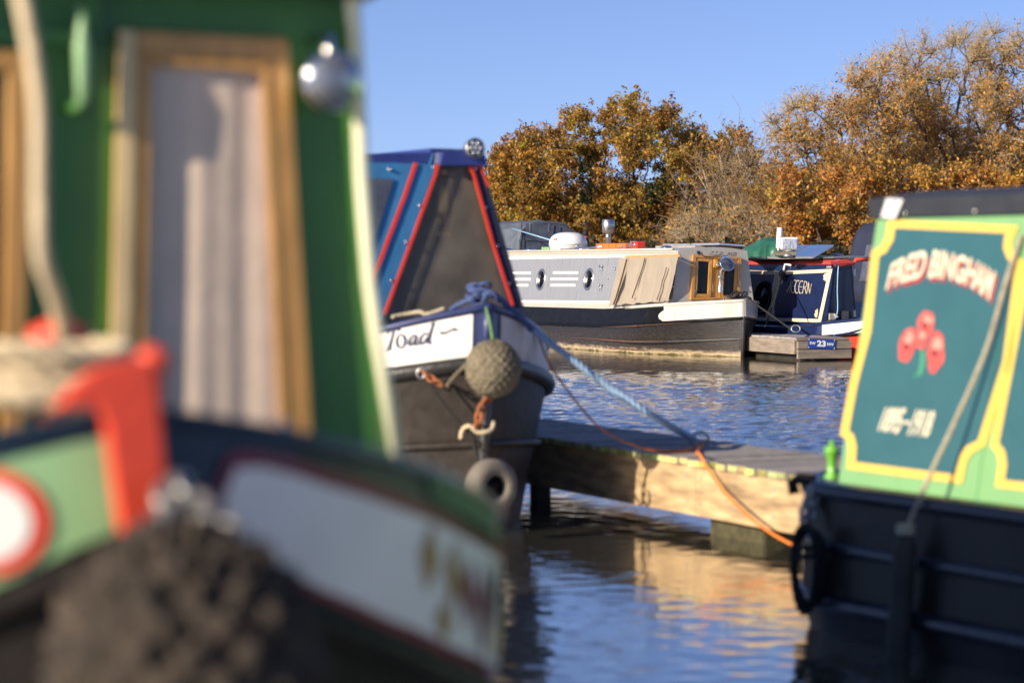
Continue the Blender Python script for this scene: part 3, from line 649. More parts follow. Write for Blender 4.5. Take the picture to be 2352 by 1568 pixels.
# roof rails and fittings
for sd in (-1, 1):
    mb = MB(); mb.tube([FG_.w(XB - .25, sd * .64, 1.775), FG_.w(-14, sd * .64, 1.775)], .020, 8); mb.build('roof_rail', 'grey_border', g)
mb = MB(); c = FG_.w(along(FG_, .3, 1.8, 1345), .3, 1.78); mb.lathe(c, (0, 0, 1), [(.055, 0), (.055, .34), (.06, .35), (.052, .36)], 16); ch = mb.build('stove_chimney', 'chimney_black', g)
mb = MB(); mb.lathe(c, (0, 0, 1), [(.0565, .24), (.0565, .275)], 16); mb.build('rust_band', 'red_paint', ch)
mb = MB(); mb.lathe(c, (0, 0, 1), [(.105, .50), (.06, .53), (.01, .56)], 16)
for k in range(5):
    a = k * 1.256; d = Vector((math.cos(a), math.sin(a), 0)); mb.tube([c + d * .05 + Vector((0, 0, .36)), c + d * .075 + Vector((0, 0, .44)), c + d * .08 + Vector((0, 0, .505))], .007, 5)
mb.build('chimney_cap', 'chimney_black', ch)
mb = MB(); c = FG_.w(along(FG_, .22, 1.8, 1397), .22, 1.78); mb.lathe(c, (0, 0, 1), [(.055, 0), (.055, .24), (.062, .245), (.062, .255), (.05, .26), (.05, .32), (.115, .325), (.117, .57), (.105, .575), (.1, .56)], 24); mb.build('steel_chimney', 'steel', g)
def rot(F, O, yaw): return Frame(O, yaw)
# satellite dome: base, dome
ds = FG_.w(along(FG_, -.15, 1.78, 1305), -.15, 1.775)
sd_ = empty('satellite_dome', ds, 0, 'white domed satellite dish housing with red print standing on the grey narrowboat roof', 'satellite dome')
mb = MB(); mb.lathe(ds, (0, 0, 1), [(.34, 0), (.35, .085), (.365, .095), (.365, .105)], 36); mb.build('base', 'white_plastic', sd_)
mb = MB(); mb.lathe(ds, (0, 0, 1), [(.365, .11), (.362, .15), (.35, .20), (.32, .26), (.27, .305), (.19, .335), (.10, .35), (.01, .353)], 40); dm = mb.build('dome', 'white_plastic', sd_)
def on_dome(u, v):
    dv = (C0 - ds); dv.z = 0; dv.normalize(); a = math.atan2(dv.y, dv.x) - .92 + u * .42; z = .165 + v * .075
    r = np.interp(z, [.11, .15, .20, .26], [.368, .365, .353, .323]); return ds + Vector((math.cos(a) * r, math.sin(a) * r, z)) + Vector((math.cos(a), math.sin(a), 0)) * .003
tg = text_geo('Sat-fec', bold=.03, shear=.25)
lay(tg, lambda u, v: on_dome(u * .75, .45 + v * .6)).build('printed_name', 'red_paint', dm)
MB().quad(on_dome(0, .28), on_dome(.75, .28), on_dome(.75, .36), on_dome(0, .36)).build('printed_line', 'red_paint', dm)
lay(text_geo('mobil world', bold=.01), lambda u, v: on_dome(.05 + u * .85, .0 + v * .18)).build('small_print', 'letter_blue', dm)
# chrome mushroom vents & hooks on roof
def vent(name, P, r, m, label=None, par=None):
    mb = MB(); mb.lathe(P, (0, 0, 1), [(r * .55, 0), (r * .55, .03), (r, .035), (r * .98, .055), (r * .6, .075), (.004, .08)], 20); return mb.build(name, m, par, label)
for (lx, ly) in ((-5.1, -.45), (-2.0, -.35), (-8.6, -.4), (-7.75, -.3)): vent('mushroom_vent', FG_.w(lx, ly, 1.76), .11, 'chrome', None, g)
mb = MB(); P0 = FG_.w(-5.9, -.52, 1.80); P1 = FG_.w(-4.2, -.50, 1.84); mb.tube([P0, P1], .016, 8); mb.tube([FG_.w(-5.2, -.55, 1.77), FG_.w(-5.2, -.55, 1.86), FG_.w(-5.15, -.50, 1.86)], .012, 6); mb.tube([FG_.w(-3.7, -.5, 1.78), FG_.w(-3.0, -.48, 1.89)], .010, 6); mb.tube([FG_.w(-3.1, -.5, 1.78), FG_.w(-3.0, -.5, 1.90), FG_.w(-2.9, -.5, 1.86)], .010, 6); mb.build('pole_rack', 'chrome', g)
# loose things on the roof
def crate(name, F, O, dx, dy, dz, m, label, cat, lid=True):
    G = Frame(O, 0); G.u, G.p = F.u, F.p; r_ = empty(name, O, F.rz, label, cat)
    MB().fbox(G, -dx / 2, dx / 2, -dy / 2, dy / 2, 0, dz).build('body', m, r_, bevel=.03)
    mb = MB(); mb.fbox(G, -dx / 2 - .004, -dx / 2 + .04, -dy / 2 - .004, dy / 2 + .004, 0, dz + .004); mb.fbox(G, dx / 2 - .1, dx / 2 - .05, -dy / 2 - .004, dy / 2 + .004, 0, dz + .004); mb.build('strap', 'galv', r_)
    mb = MB()
    for i in range(3): mb.fbox(G, -dx * .3 + i * dx * .25, -dx * .3 + i * dx * .25 + .02, -dy / 2 - .01, dy / 2 + .01, dz * .2, dz * .9)
    mb.build('rib', m, r_)
    return r_
crate('orange_case', FG_, FG_.w(along(FG_, -.1, 1.8, 1418), -.1, 1.79), 1.15, .3, .11, 'orange_plastic', 'bright orange plastic case strapped flat on the grey boat roof beside the steel chimney', 'case')
crate('red_can', FG_, FG_.w(along(FG_, -.1, 1.8, 1466), -.1, 1.79), .24, .2, .14, 'red_plastic', 'small red plastic box with thin aerial on the roof right of the orange case', 'box')
mb = MB(); xa_ = along(FG_, 0, 1.8, 1469); mb.tube([FG_.w(xa_, 0, 1.9), FG_.w(xa_ + .04, 0, 2.05)], .004, 5); mb.build('aerial', 'hull_black', None, 'thin dark whip aerial sticking up beside the small red roof box', 'aerial')
MB().fbox(FG_, -3.2, -.75 + XB, .05, .25, 1.80, 1.845).build('plank', 'deck_wood', None, 'weathered grey wooden plank lying along the grey narrowboat roof', 'plank', bevel=.005)
mb = MB(); mb.fbox(FG_, -7.9, -7.55, .0, .5, 1.79, 1.86); mb.build('green_box', 'fb_green', None, 'low green painted box on the grey boat roof left of the white dome', 'box', bevel=.01)
# flat solar panels on far side of roof
def solar(name, O, ux, uy, L_, W_, label, nc=6, nr=4, group=None):
    ux = ux.normalized(); uy = uy.normalized(); n = ux.cross(uy).normalized()
    if n.z < 0: n = -n
    r_ = empty(name, O, 0, label, 'solar panel', group)
    mb = MB(); mb.prism([O, O + ux * L_, O + ux * L_ + uy * W_, O + uy * W_], n * .03); mb.build('frame', 'alu', r_)
    mb = MB(); e = .025; mb.prism([O + ux * e + uy * e + n * .0305, O + ux * (L_ - e) + uy * e + n * .0305, O + ux * (L_ - e) + uy * (W_ - e) + n * .0305, O + ux * e + uy * (W_ - e) + n * .0305], n * .002); mb.build('cell_sheet', 'solar_cell', r_)
    mb = MB()
    for i in range(1, nc): x = e + (L_ - 2 * e) * i / nc; a = O + ux * (x - .002) + n * .0335; mb.quad(a + uy * e, a + ux * .004 + uy * e, a + ux * .004 + uy * (W_ - e), a + uy * (W_ - e))
    for i in range(1, nr): y = e + (W_ - 2 * e) * i / nr; a = O + uy * (y - .004) + n * .0338; mb.quad(a + ux * e, a + ux * (L_ - e), a + ux * (L_ - e) + uy * .008, a + ux * e + uy * .008)
    mb.build('cell_line', 'alu', r_)
    return r_
solar('solar_panel', FG_.w(-3.1, .15, 1.85), FG_.u, FG_.p + Vector((0, 0, -.06)), 1.0, .5, 'low flat solar panel on the grey boat roof, farther from the front bulkhead', group='flat roof solar panels')
solar('solar_panel', FG_.w(-2.05, .15, 1.85), FG_.u, FG_.p + Vector((0, 0, -.06)), 1.0, .5, 'low flat solar panel on the grey boat roof closest to the front bulkhead', group='flat roof solar panels')
# bow rope of the grey boat: pile on the stem and line to the far pontoon ring
kc = at(*z4(1420, 800), 39.9)
mb = MB(); rr = random.Random(3)
for k in range(7):
    a0 = rr.uniform(0, 6); rad = rr.uniform(.05, .11); nrm = Vector((rr.uniform(-.5, .5), rr.uniform(-1, -.2), rr.uniform(-.2, 1))).normalized(); s_ = nrm.orthogonal().normalized(); s2 = nrm.cross(s_); cc = kc + Vector((rr.uniform(-.09, .12), rr.uniform(-.05, .05), rr.uniform(-.05, .06)))
    mb.tube([cc + s_ * rad * math.cos(t) + s2 * rad * .6 * math.sin(t) for t in [i * math.pi / 6 for i in range(12)]], .013, 6, closed=True)
ring_far = at(*z5(765, 1205), 38.3)
rope(mb, [kc + Vector((.1, 0, .03)), at(*z5(300, 885), 39.6), at(*z5(520, 1040), 39.0), ring_far + Vector((-.05, 0, .02))], .016, 3)
mb.build('black_mooring_rope', 'black_rope', None, 'black mooring rope heaped on the grey boat bow and running to the pontoon ring', 'rope')
mb = MB(); rope(mb, [at(*zd(870, 1405), 40.05), at(*zd(960, 1385), 40.05), at(*zd(1080, 1385), 40.0), at(*zd(1160, 1390), 40.0)], .013, 3); mb.build('black_rope_end', 'black_rope', None, 'short black rope lying on the grey boat foredeck below the doors', 'rope')
mb = MB(); c = at(*zd(1190, 1385), 39.98); mb.tube([c + Vector((.045 * math.cos(t), 0, .035 * math.sin(t))) for t in [i * math.pi / 6 for i in range(12)]], .008, 6, closed=True); mb.build('deck_ring', 'chrome', g)

# ================================================================== boat with grey hood behind
FH = Frame((.82, 49.5, 0), 24)
h = empty('hooded_boat', FH.O, FH.rz, 'boat with slate grey canvas hood and clear window behind the grey narrowboat', 'narrowboat', 'narrowboats moored in the marina')
hh = Hull(FH, [dict(x=.1, B=.9, Lb=1.0, z=-.3, q=.5), dict(x=.15, B=1, Lb=1.0, z=0, q=.5), dict(x=.2, B=1.02, Lb=1.0, z=.75, q=.5)], 13)
hh.both(0, 2).build('hull', 'hull_black', h); hh.deck(2).build('deck', 'navy_dark', h)
cabin_parts(FH, h, -2.2, -12, .85, .72, .7, 1.72, .05, 'navy_paint', 'grey_border', 'navy_paint')
prof = [(-.72, 1.1), (-.71, 2.02), (-.64, 2.25), (-.40, 2.40), (0, 2.44), (.36, 2.40), (.60, 2.20), (.68, 1.95), (.70, 1.1)]
def hood(u, v):
    i = v * 8; k = min(7, int(i)); f = i - k; y = prof[k][0] * (1 - f) + prof[k + 1][0] * f; z = prof[k][1] * (1 - f) + prof[k + 1][1] * f
    x = -2.1 + u * 2.0; z += -.03 * math.sin(u * math.pi * 3) ** 2 + .015 * noise.noise(Vector((u * 8, v * 12, 0))); zc = 1.1 + (z - 1.1) * (1 - .05 * max(0, (u - .85) / .15) ** 2)
    y *= (1 - .06 * max(0, (u - .85) / .15) ** 2)
    return FH.w(x, y, zc)
mb = MB(); mb.grid(hood, 24, 32); mb.build('canvas_hood', 'grey_canvas', h, thick=.01)
hp = plane3(FH.w(-.1, -.8, 1.1), FH.w(-.1, .8, 1.1), FH.w(-.1, 0, 2.3))
mb = MB(); mb.prism([FH.w(-.13, y * .97, (z - .02)) for y, z in prof], FH.u * .02); mb.build('hood_front', 'grey_canvas', h)
def zh(x, y): return ((1980 + x / 3.0545) / 1.7415, (860 + y / 3.0545) / 1.7415)
pp([zh(372, 102), zh(722, 128), zh(700, 330), zh(372, 308)], hp, .0, .006).build('hood_window', 'vinyl_side', h)
pp([zh(385, 355), zh(650, 360), zh(640, 450), zh(385, 450)], hp, .0, .006).build('lower_window', 'vinyl_side', h)
for x in (424, 656): strip([zh(x, 102), zh(x - 2, 210)], 2.6, hp, .01, .004).build('strap', 'galv', h)
hs_pl = plane3(FH.w(-.1, -.84, 1.1), FH.w(-2, -.84, 1.1), FH.w(-.1, -.84, 1.9))
for zz_, xx in ((1.5, -1.0),):
    mb = MB(); mb.prism([FH.w(-.45, -.75, 1.25), FH.w(-1.6, -.75, 1.25), FH.w(-1.6, -.745, 1.8), FH.w(-.45, -.745, 1.8)], -FH.p * .006); mb.build('side_window', 'vinyl_side', h)
for (x, y) in ((322, 90), (768, 130)): strip([zh(x, y), zh(x + 4, y + 300)], 1.4, hp, .01, .008).build('seam', 'navy_canvas', h)
mb = MB(); mb.tube([at(*zh(212, 165), 49.2), ds + Vector((-.1, -.25, .13))], .012, 6); mb.build('sky_blue_line', 'sky_rope', None, 'taut pale blue line from the grey hood corner down to the white dome', 'rope')

# ================================================================== blue boat with name
FA = Frame((6.35, 38.9, 0), 25)
a = empty('narrowboat', FA.O, FA.rz, 'navy narrowboat with cream coach lines, red roof trim and curly cream name', 'narrowboat', 'narrowboats moored in the marina')
XA = FA.l(onp(*z5(1100, 1135), (Vector((5.27, 40.5, 0)), Vector((0, -1, 0)))))
hbA = -XA.y; xA = XA.x; zA = .46
ha = Hull(FA, [dict(x=0, B=.85, Lb=2.6, z=-.3), dict(x=.15, B=.95, Lb=2.4, z=0), dict(x=.22, B=1.03, Lb=2.2, z=.26, dz=.2, Lz=3), dict(x=.22, B=1.0, Lb=2.1, z=.44, dz=.28, Lz=3)], 15)
pa = hbA
htA = hbA - .13
sA = plane3(FA.w(xA, -hbA, zA), FA.w(xA - 4, -hbA, zA), FA.w(xA, -htA, 1.5))
# the side ends on the line seen in the photograph, the bulkhead turns away behind it
ha.both(0, 1).build('lower_hull', 'red_paint', a); ha.both(1, 2).build('hull_band', 'red_paint', a)
mb = ha.both(2, 3); mb.build('upper_hull', 'navy_paint', a)
ha.strake(2, .03).build('rubbing_strake', 'gloss_black', a); ha.strake(3, .03).build('gunwale_rail', 'navy_paint', a)
tw = min([i * .03 for i in range(2, 100)], key=lambda t_: abs(pxof(ha.pt(3, t_, -1)) - 1888)); mb = MB(); ha.band(2, 3, -1, 3, mb, t0=0.02, t1=tw, off=.012); mb.build('white_bow_flash', 'white_line', a)
ha.deck(3, -.02).build('deck', 'navy_dark', a)
tl = onp(*z5(1190, 480), sA); ztA = tl.z; xr = FA.l(tl).x
print('AEC', hbA, xA, xr, ztA)
for sd in (-1, 1):
    yb, yt = hbA, -FA.l(tl).y
    MB().prism([FA.w(xA, sd * yb, zA), FA.w(xr, sd * yt, ztA), FA.w(-13, sd * yt, ztA), FA.w(-13, sd * yb, zA)], FA.p * (-sd * .03)).build('side_panel', 'navy_paint', a)
ytA = -FA.l(tl).y
mb = MB(); mb.prism([FA.w(xr + .04, y, z) for y, z in [(-ytA - .02, ztA)] + [(-ytA + 2 * ytA * i / 8, ztA + .035 + .05 * (1 - (i / 4 - 1) ** 2)) for i in range(9)] + [(ytA + .02, ztA)]], FA.u * (-13 - xr)); mb.build('roof', 'red_paint', a)
mb = MB(); mb.prism([FA.w(xA, -hbA, zA), FA.w(xA, hbA, zA), FA.w(xr, ytA, ztA), FA.w(xr, -ytA, ztA)], -FA.u * .03); fbk = mb.build('front_bulkhead', 'navy_dark', a)  # less lit face, its shade painted in as a darker navy
bA = plane3(FA.w(xA, -hbA, zA), FA.w(xA, hbA, zA), FA.w(xr, 0, ztA))
# raised red coaming over the bulkhead
mb = MB(); mb.tube([onp(*z5(1180, 488), bA), onp(*z5(1390, 468), bA), onp(*z5(1400, 430), bA) + bA[1] * .03, onp(*z5(1560, 420), bA) + bA[1] * .03], [.03, .03, .035, .035], 8); mb.build('roof_edge', 'red_paint', a)
pp([z5(1120, 455), z5(1362, 440), z5(1368, 462), z5(1120, 482)], bA, -.06, .12).build('hatch_slide', 'red_paint', a)
strip([z5(1393, 470), z5(1384, 800), z5(1388, 1130)], 1.2, bA, .003, .003).build('door_edge', 'hull_black', a)
for (y0, y1) in ((528, 600), (975, 1045)): strip([z5(1396, y0), z5(1396, y1)], 3.6, bA, .004, .02).build('hinge', 'steel', a)
pp([z5(1245, 972), z5(1338, 972), z5(1338, 1075), z5(1245, 1075)], bA, .002, .012).build('louvre_frame', 'black_board', a)
for i in range(8): pp([z5(1256, 985 + i * 11), z5(1328, 985 + i * 11), z5(1328, 990 + i * 11), z5(1256, 990 + i * 11)], bA, .014, .012).build('louvre', 'galv', a)
pp([z5(1120, 1008), z5(1178, 1008), z5(1186, 1078), z5(1118, 1080)], bA, .002, .03).build('socket_box', 'grey_border', a, bevel=.006)
pp([z5(1160, 1012), z5(1185, 1010), z5(1210, 1048), z5(1185, 1052)], bA, .03, .02).build('socket_lid', 'white_plastic', a)
c = onp(*z5(1228, 532), bA); mb = MB(); mb.lathe(c, bA[1], [(.025, 0), (.025, .015), (.016, .03), (.016, .031)], 14); mb.build('button_light', 'gloss_black', a)
cab = [z5(1180, 500), z5(1190, 472), z5(1207, 470), z5(1214, 500), z5(1207, 600), z5(1203, 760), z5(1207, 930), z5(1200, 1010), z5(1182, 1058)]
mb = MB(); mb.tube(smooth_path([onp(x, y, bA) + bA[1] * .035 for x, y in cab], 6), .010, 8); mb.build('blue_cable', 'sky_rope', None, 'bright blue hook-up cable hanging from the roof to a socket on the navy boat', 'cable')
lay(text_geo('509086', bold=.02), quadmap([z5(1098, 517), z5(1150, 516), z5(1152, 498), z5(1100, 500)], sA, .003)).build('registration_number', 'cream_line', a)
# coach lines
strip([z5(225, 560), z5(563, 573), z5(457, 1070), z5(200, 1064)], 8.2, sA, .001, .003).build('coach_line', 'cream_line', a)
strip([z5(591, 572), z5(1140, 548), z5(1023, 1088), z5(489, 1073)], 7.6, sA, .001, .003, closed=True).build('coach_line', 'cream_line', a)
# name
def L_A(x): return [[(x, .0), (x + .03, .25), (x + .075, .55), (x + .09, .95), (x + .10, .5), (x + .115, .0)], [(x + .02, .42), (x + .055, .46), (x + .10, .44)], [(x, .0), (x - .02, .12), (x + .01, .28)]]
def L_C(x, w=.16): return [arc(x + w * .62, .5, w * .6, .5, 62, 298, 16)]
def L_E(x): return L_C(x) + [[(x + .03, .52), (x + .14, .52)]]
def L_R(x): return [[(x + .03, 1.0), (x + .01, .5), (x - .01, .0)], [(x + .0, .98)] + arc(x + .07, .76, .07, .22, 90, -90, 8) + [(x + .03, .52)], [(x + .05, .54), (x + .10, .3), (x + .14, .0)]]
def L_N(x): return [[(x, .0), (x + .04, .95)], [(x + .04, .95), (x + .08, .4), (x + .12, .02)], [(x + .12, .02), (x + .17, .85)]]
nm = L_A(.02) + L_E(.16) + L_C(.31) + L_E(.47) + L_R(.66) + L_N(.82)
lay(nib_geo(nm, .026, .04, .011), quadmap([z5(668, 786), z5(932, 797), z5(940, 670), z5(690, 640)], sA, .003)).build('name_lettering', 'cream_line', a)
# oak sprig painted in each panel corner
def sprig(corners):
    vs, fs = [], []; rr = random.Random(5)
    def leaf(cx, cy, ang, ln, wd):
        k = len(vs); N = 9; L_, R_ = [], []
        for i in range(N):
            t = i / (N - 1); w_ = wd * math.sin(math.pi * (t * .9 + .05)) * (1 if i % 2 else .55); x = t * ln
            for s_, lst in ((1, L_), (-1, R_)): lst.append((cx + x * math.cos(ang) - s_ * w_ * math.sin(ang), cy + x * math.sin(ang) + s_ * w_ * math.cos(ang)))
        vs.extend(L_ + R_)
        for i in range(N - 1): fs.append((k + i, k + i + 1, k + N + i + 1, k + N + i))
    leaf(.05, .95, -.4, .8, .2); leaf(.15, .9, -1.3, .85, .2); leaf(.35, .75, -.9, .6, .14)
    k = len(vs); vs.extend([(x, y) for x, y in arc(.55, .35, .12, .16, 0, 330, 11)]); fs.append(tuple(range(k, k + 12)))
    k = len(vs); vs.extend([(x, y) for x, y in arc(.3, .35, .1, .14, 0, 330, 11)]); fs.append(tuple(range(k, k + 12)))
    return lay((vs, fs), quadmap(corners, sA, .003))
for q in ([z5(1102, 668), z5(1048, 668), z5(1048, 572), z5(1110, 576)][0:0] or [z5(1105, 672), z5(1045, 668), z5(1052, 574), z5(1118, 572)], [z5(585, 706), z5(640, 700), z5(648, 605), z5(596, 612)],
          [z5(512, 955), z5(556, 955), z5(548, 1048), z5(502, 1046)], [z5(1022, 948), z5(968, 950), z5(950, 1052), z5(1000, 1056)]):
    sprig(q).build('oak_leaf_motif', 'cream_line', a)
# porthole
c = onp(*z5(412, 837), sA); nuA = sA[1].cross(FA.u).normalized(); rA = .30
mb = MB(); mb.lathe(c, sA[1], [(rA, 0), (rA, .02), (rA - .012, .03), (rA - .055, .03), (rA - .06, .015), (rA - .06, 0)], 32); mb.tube([c - FA.u * (rA - .05) + sA[1] * .02, c + FA.u * (rA - .05) + sA[1] * .02], .010, 6); po = mb.build('porthole', 'gloss_black', a)
mb = MB(); mb.lathe(c, sA[1], [(rA - .05, .004), (rA - .05, .012)], 28); mb.build('glass', 'dark_glass', po)
# white hook over roof edge with line
hkp = [onp(*z5(738, 492), sA) + sA[1] * .04, onp(*z5(680, 478), sA) + sA[1] * .05, onp(*z5(668, 520), sA) + sA[1] * .05, onp(*z5(655, 565), sA) + sA[1] * .04]
mb = MB(); mb.tube(hkp, .022, 6); mb.build('roof_hook', 'white_plastic', None, 'white hook over the red roof edge of the navy boat holding a black line', 'hook')
mb = MB(); k0 = hkp[-1]; mb.tube([k0, at(*z5(540, 860), 40.6), at(*z5(432, 1155), 39.9)], .012, 6)
for q in range(4): cc = k0 + Vector((.02 * q - .03, 0, -.03 - .03 * q)); mb.tube([cc + Vector((.04 * math.cos(t), 0, .05 * math.sin(t))) for t in [i * math.pi / 4 for i in range(8)]], .011, 5, closed=True)
mb.build('black_line', 'black_rope', None, 'thin black line knotted to the white roof hook and slanting down to the pontoon', 'rope')
# things on its roof
def fb(name, x0, x1, y0, y1, z0, z1, m, par, **kw): return MB().fbox(FA, x0, x1, y0, y1, z0, z1).build(name, m, par, **kw)
rz0 = ztA + .10
def la(px, py, off=0):  # along the boat at the roof edge line
    return FA.l(onp(px, py, (sA[0] + FA.p * off, sA[1]))).x
xs0 = la(1718, 600); xs1 = la(*z5(1175, 440)); xm = la(*z5(590, 450))
tr = empty('rack_board', FA.w((xs0 + xs1) / 2, -ytA + .4, rz0), FA.rz, 'long black edged flat board raised on a drilled metal rail along the navy boat roof', 'board')
pl_t = (FA.w(0, -ytA + .12, 0), -FA.p)
pp([z5(140, 408), z5(590, 420), z5(590, 448), z5(140, 436)], pl_t, -.0, .03).build('board_edge', 'black_board', tr)
pp([z5(590, 420), z5(1176, 412), z5(1176, 440), z5(590, 448)], pl_t, -.0, .03).build('board_edge', 'black_board', tr)
mb = MB(); q0, q1 = onp(*z5(150, 411), pl_t), onp(*z5(1174, 414), pl_t); mb.prism([q0, q1, q1 + FA.p * .75 + Vector((0, 0, .02)), q0 + FA.p * .75 + Vector((0, 0, .02))], Vector((0, 0, .02))); mb.build('board_top', 'galv', tr)
pp([z5(600, 450), z5(1170, 442), z5(1120, 466), z5(610, 470)], pl_t, -.06, .02).build('rail', 'alu', tr)
pp([z5(250, 432), z5(590, 450), z5(590, 462), z5(250, 450)], pl_t, -.06, .02).build('rail', 'fg_claret', tr)
mb = MB(); q = onp(*z5(640, 462), pl_t); mb.tube([q, Vector((q.x, q.y, ztA + .05))], .012, 6); mb.lathe(Vector((q.x, q.y, ztA + .03)), (0, 0, 1), [(.06, 0), (.02, .03)], 12); q = onp(*z5(1100, 450), pl_t); mb.tube([q, Vector((q.x, q.y, ztA + .05))], .012, 6); mb.build('stand', 'steel', tr)
ve = vent('mushroom_vent', Vector(onp(*z5(918, 487), (sA[0] + FA.p * .35, sA[1]))), .135, 'brass', None, a)
for (x, y) in ((1212, 432), (1282, 432)):
    P = at(*z5(x, y), 42.6); mb = MB(); mb.lathe(P - Vector((0, 0, .05)), (0, 0, 1), [(.05, -.1), (.05, .04), (.11, .045), (.1, .07), (.05, .09), (.05, .13), (.12, .135), (.10, .155), (.01, .175)], 20) if x < 1250 else mb.lathe(P - Vector((0, 0, .05)), (0, 0, 1), [(.05, -.1), (.05, .05), (.12, .055), (.11, .09), (.05, .12), (.004, .13)], 20)
    mb.build('mushroom_vent', 'steel' if x < 1250 else 'brass', a)
# green tarpaulin heap
tp = [(130, 336), (230, 285), (380, 205), (470, 195), (600, 190), (675, 186), (720, 240), (770, 320), (805, 395), (500, 402), (140, 380)]
def tarp(u, v):
    x = 130 + u * 670; top = np.interp(x, [130, 230, 380, 470, 600, 675, 720, 770, 800], [345, 285, 205, 195, 190, 186, 240, 320, 390]); y = 402 + (top - 402) * (math.sin(math.pi * v) ** .45)
    P = at(*z5(x, y), 41.9 + v * 1.3); f = .04 * math.sin((x + y * 1.5) / 28) * (1 if x > 450 else .35) + .03 * noise.noise(Vector((x / 60, y / 60, v * 2)))
    return P + Vector((0, f, f * .4))
mb = MB(); mb.grid(tarp, 60, 24); mb.build('green_tarpaulin', 'green_tarp', None, 'dark green tarpaulin draped over a heap on the roof behind the round spotlight', 'tarpaulin')
# tilted solar panels
def sp(px, Y): return at(*zr(*px), Y)
p0, p1, p2 = sp((1150, 470), 41.6), sp((1575, 478), 41.0), sp((1960, 262), 42.3)
O = sp((1080, 478), 41.7); ux = (sp((1575, 480), 41.0) - O); uy = sp((1965, 255), 42.4) - sp((1575, 480), 41.0)
solar('solar_panel', sp((1150, 392), 41.9) - uy * .42, ux, uy, (sp((1575, 480), 41.0) - sp((1110, 470), 41.6)).length, uy.length, 'blue solar panel tilted up on the navy boat roof, right one of two', 6, 4)
O2 = sp((1150, 392), 41.9) - uy * .42 - ux.normalized() * ((sp((1575, 480), 41.0) - sp((1110, 470), 41.6)).length + .05)
solar('solar_panel', O2, ux, uy, (sp((1575, 480), 41.0) - sp((1110, 470), 41.6)).length, uy.length, 'blue solar panel tilted up on the navy boat roof, partly behind the spotlight', 6, 4)
# remote spotlight, aerial and shelf
sh = empty('lamp_shelf', at(*zr(880, 400), 41.2), FA.rz, 'small weathered wooden shelf carrying a white spotlight and stubby aerial', 'shelf')
Gs = Frame(at(*zr(880, 372), 41.2), 65)
mb = MB(); mb.prism([at(*zr(672, 362), 41.1), at(*zr(1092, 362), 41.1), at(*zr(1070, 352), 41.6), at(*zr(690, 352), 41.6)], Vector((0, 0, -.06))); mb.build('board', 'far_wood', sh)
mb = MB(); mb.tube([at(*zr(765, 400), 41.3), at(*zr(765, 440), 41.3)], .06, 8); mb.lathe(at(*zr(950, 455), 41.15), (0, 0, 1), [(.09, 0), (.09, .02), (.05, .07), (.004, .08)], 14); mb.build('mount', 'galv', sh)
sl_ = empty('spotlight', at(*zr(935, 360), 41.3), 0, 'white square headed spotlight on a swivel base beside the green tarpaulin', 'spotlight')
b_ = at(*zr(935, 352), 41.3); mb = MB(); mb.lathe(b_, (0, 0, 1), [(.105, 0), (.105, .03), (.08, .05), (.075, .1), (.09, .12), (.06, .14)], 20); mb.build('base', 'white_plastic', sl_)
hc = at(*zr(958, 208), 41.25); Gh = Frame(hc, 8)
mb = MB(); mb.fbox(Gh, -.10, .08, -.165, .165, -.11, .11); hb_ = mb.build('head', 'white_plastic', sl_, bevel=.035)
mb = MB(); mb.fbox(Gh, .075, .088, -.125, .125, -.082, .082); mb.build('lens', 'lens_glass', hb_)
mb = MB(); mb.fbox(Gh, .08, .092, -.006, .006, -.08, .08); mb.build('lens_bar', 'alu', hb_)
mb = MB(); mb.tube([at(*zr(768, 340), 41.2), at(*zr(768, 300), 41.2)], .02, 6); mb.lathe(at(*zr(775, 300), 41.2), (at(*zr(788, 90), 41.2) - at(*zr(775, 300), 41.2)).normalized(), [(.045, 0), (.05, .01), (.05, .34), (.045, .355), (.01, .36)], 16); mb.build('stub_aerial', 'white_plastic', None, 'stubby cream cylinder aerial standing left of the white spotlight', 'aerial')
# boat with navy hood behind, further right
FN = Frame((8.6, 44.8, 0), 24)
nb = empty('navy_hood_boat', FN.O, FN.rz, 'boat with dark navy fabric hood, mostly hidden behind the bright green cabin', 'narrowboat', 'narrowboats moored in the marina')
hn = Hull(FN, [dict(x=.1, B=.9, Lb=1.6, z=-.3, q=.6), dict(x=.15, B=1, Lb=1.6, z=0, q=.6), dict(x=.2, B=1.02, Lb=1.6, z=.8, q=.6)], 12)
hn.both(0, 2).build('hull', 'navy_paint', nb); hn.deck(2).build('deck', 'navy_dark', nb)
cabin_parts(FN, nb, -3.2, -11, .85, .7, .75, 1.62, .05, 'navy_paint', 'grey_border', 'navy_paint')
prn = [(-.95, .8), (-.80, 1.7), (-.66, 2.18), (-.45, 2.32), (0, 2.36), (.45, 2.32), (.66, 2.18), (.80, 1.7), (.95, .8)]
def hoodn(u, v):
    i = v * 8; k = min(7, int(i)); f = i - k; y = prn[k][0] * (1 - f) + prn[k + 1][0] * f; z = prn[k][1] * (1 - f) + prn[k + 1][1] * f
    x = -3.1 + u * 2.2; return FN.w(x + .0, y, z - .03 * math.sin(u * math.pi * 3) ** 2 + .012 * noise.noise(Vector((u * 8, v * 12, 0))))
mb = MB(); mb.grid(hoodn, 20, 24); mb.build('canvas_hood', 'navy_canvas', nb, thick=.01)
MB().prism([FN.w(-.93, y * .97, z - .02) for y, z in prn], FN.u * .02).build('hood_front', 'navy_canvas', nb)
MB().prism([FN.w(-1.3, -.895, 1.2), FN.w(-2.6, -.895, 1.2), FN.w(-2.5, -.79, 1.9), FN.w(-1.3, -.79, 1.9)], -FN.p * .01).build('side_window', 'vinyl_side', nb)
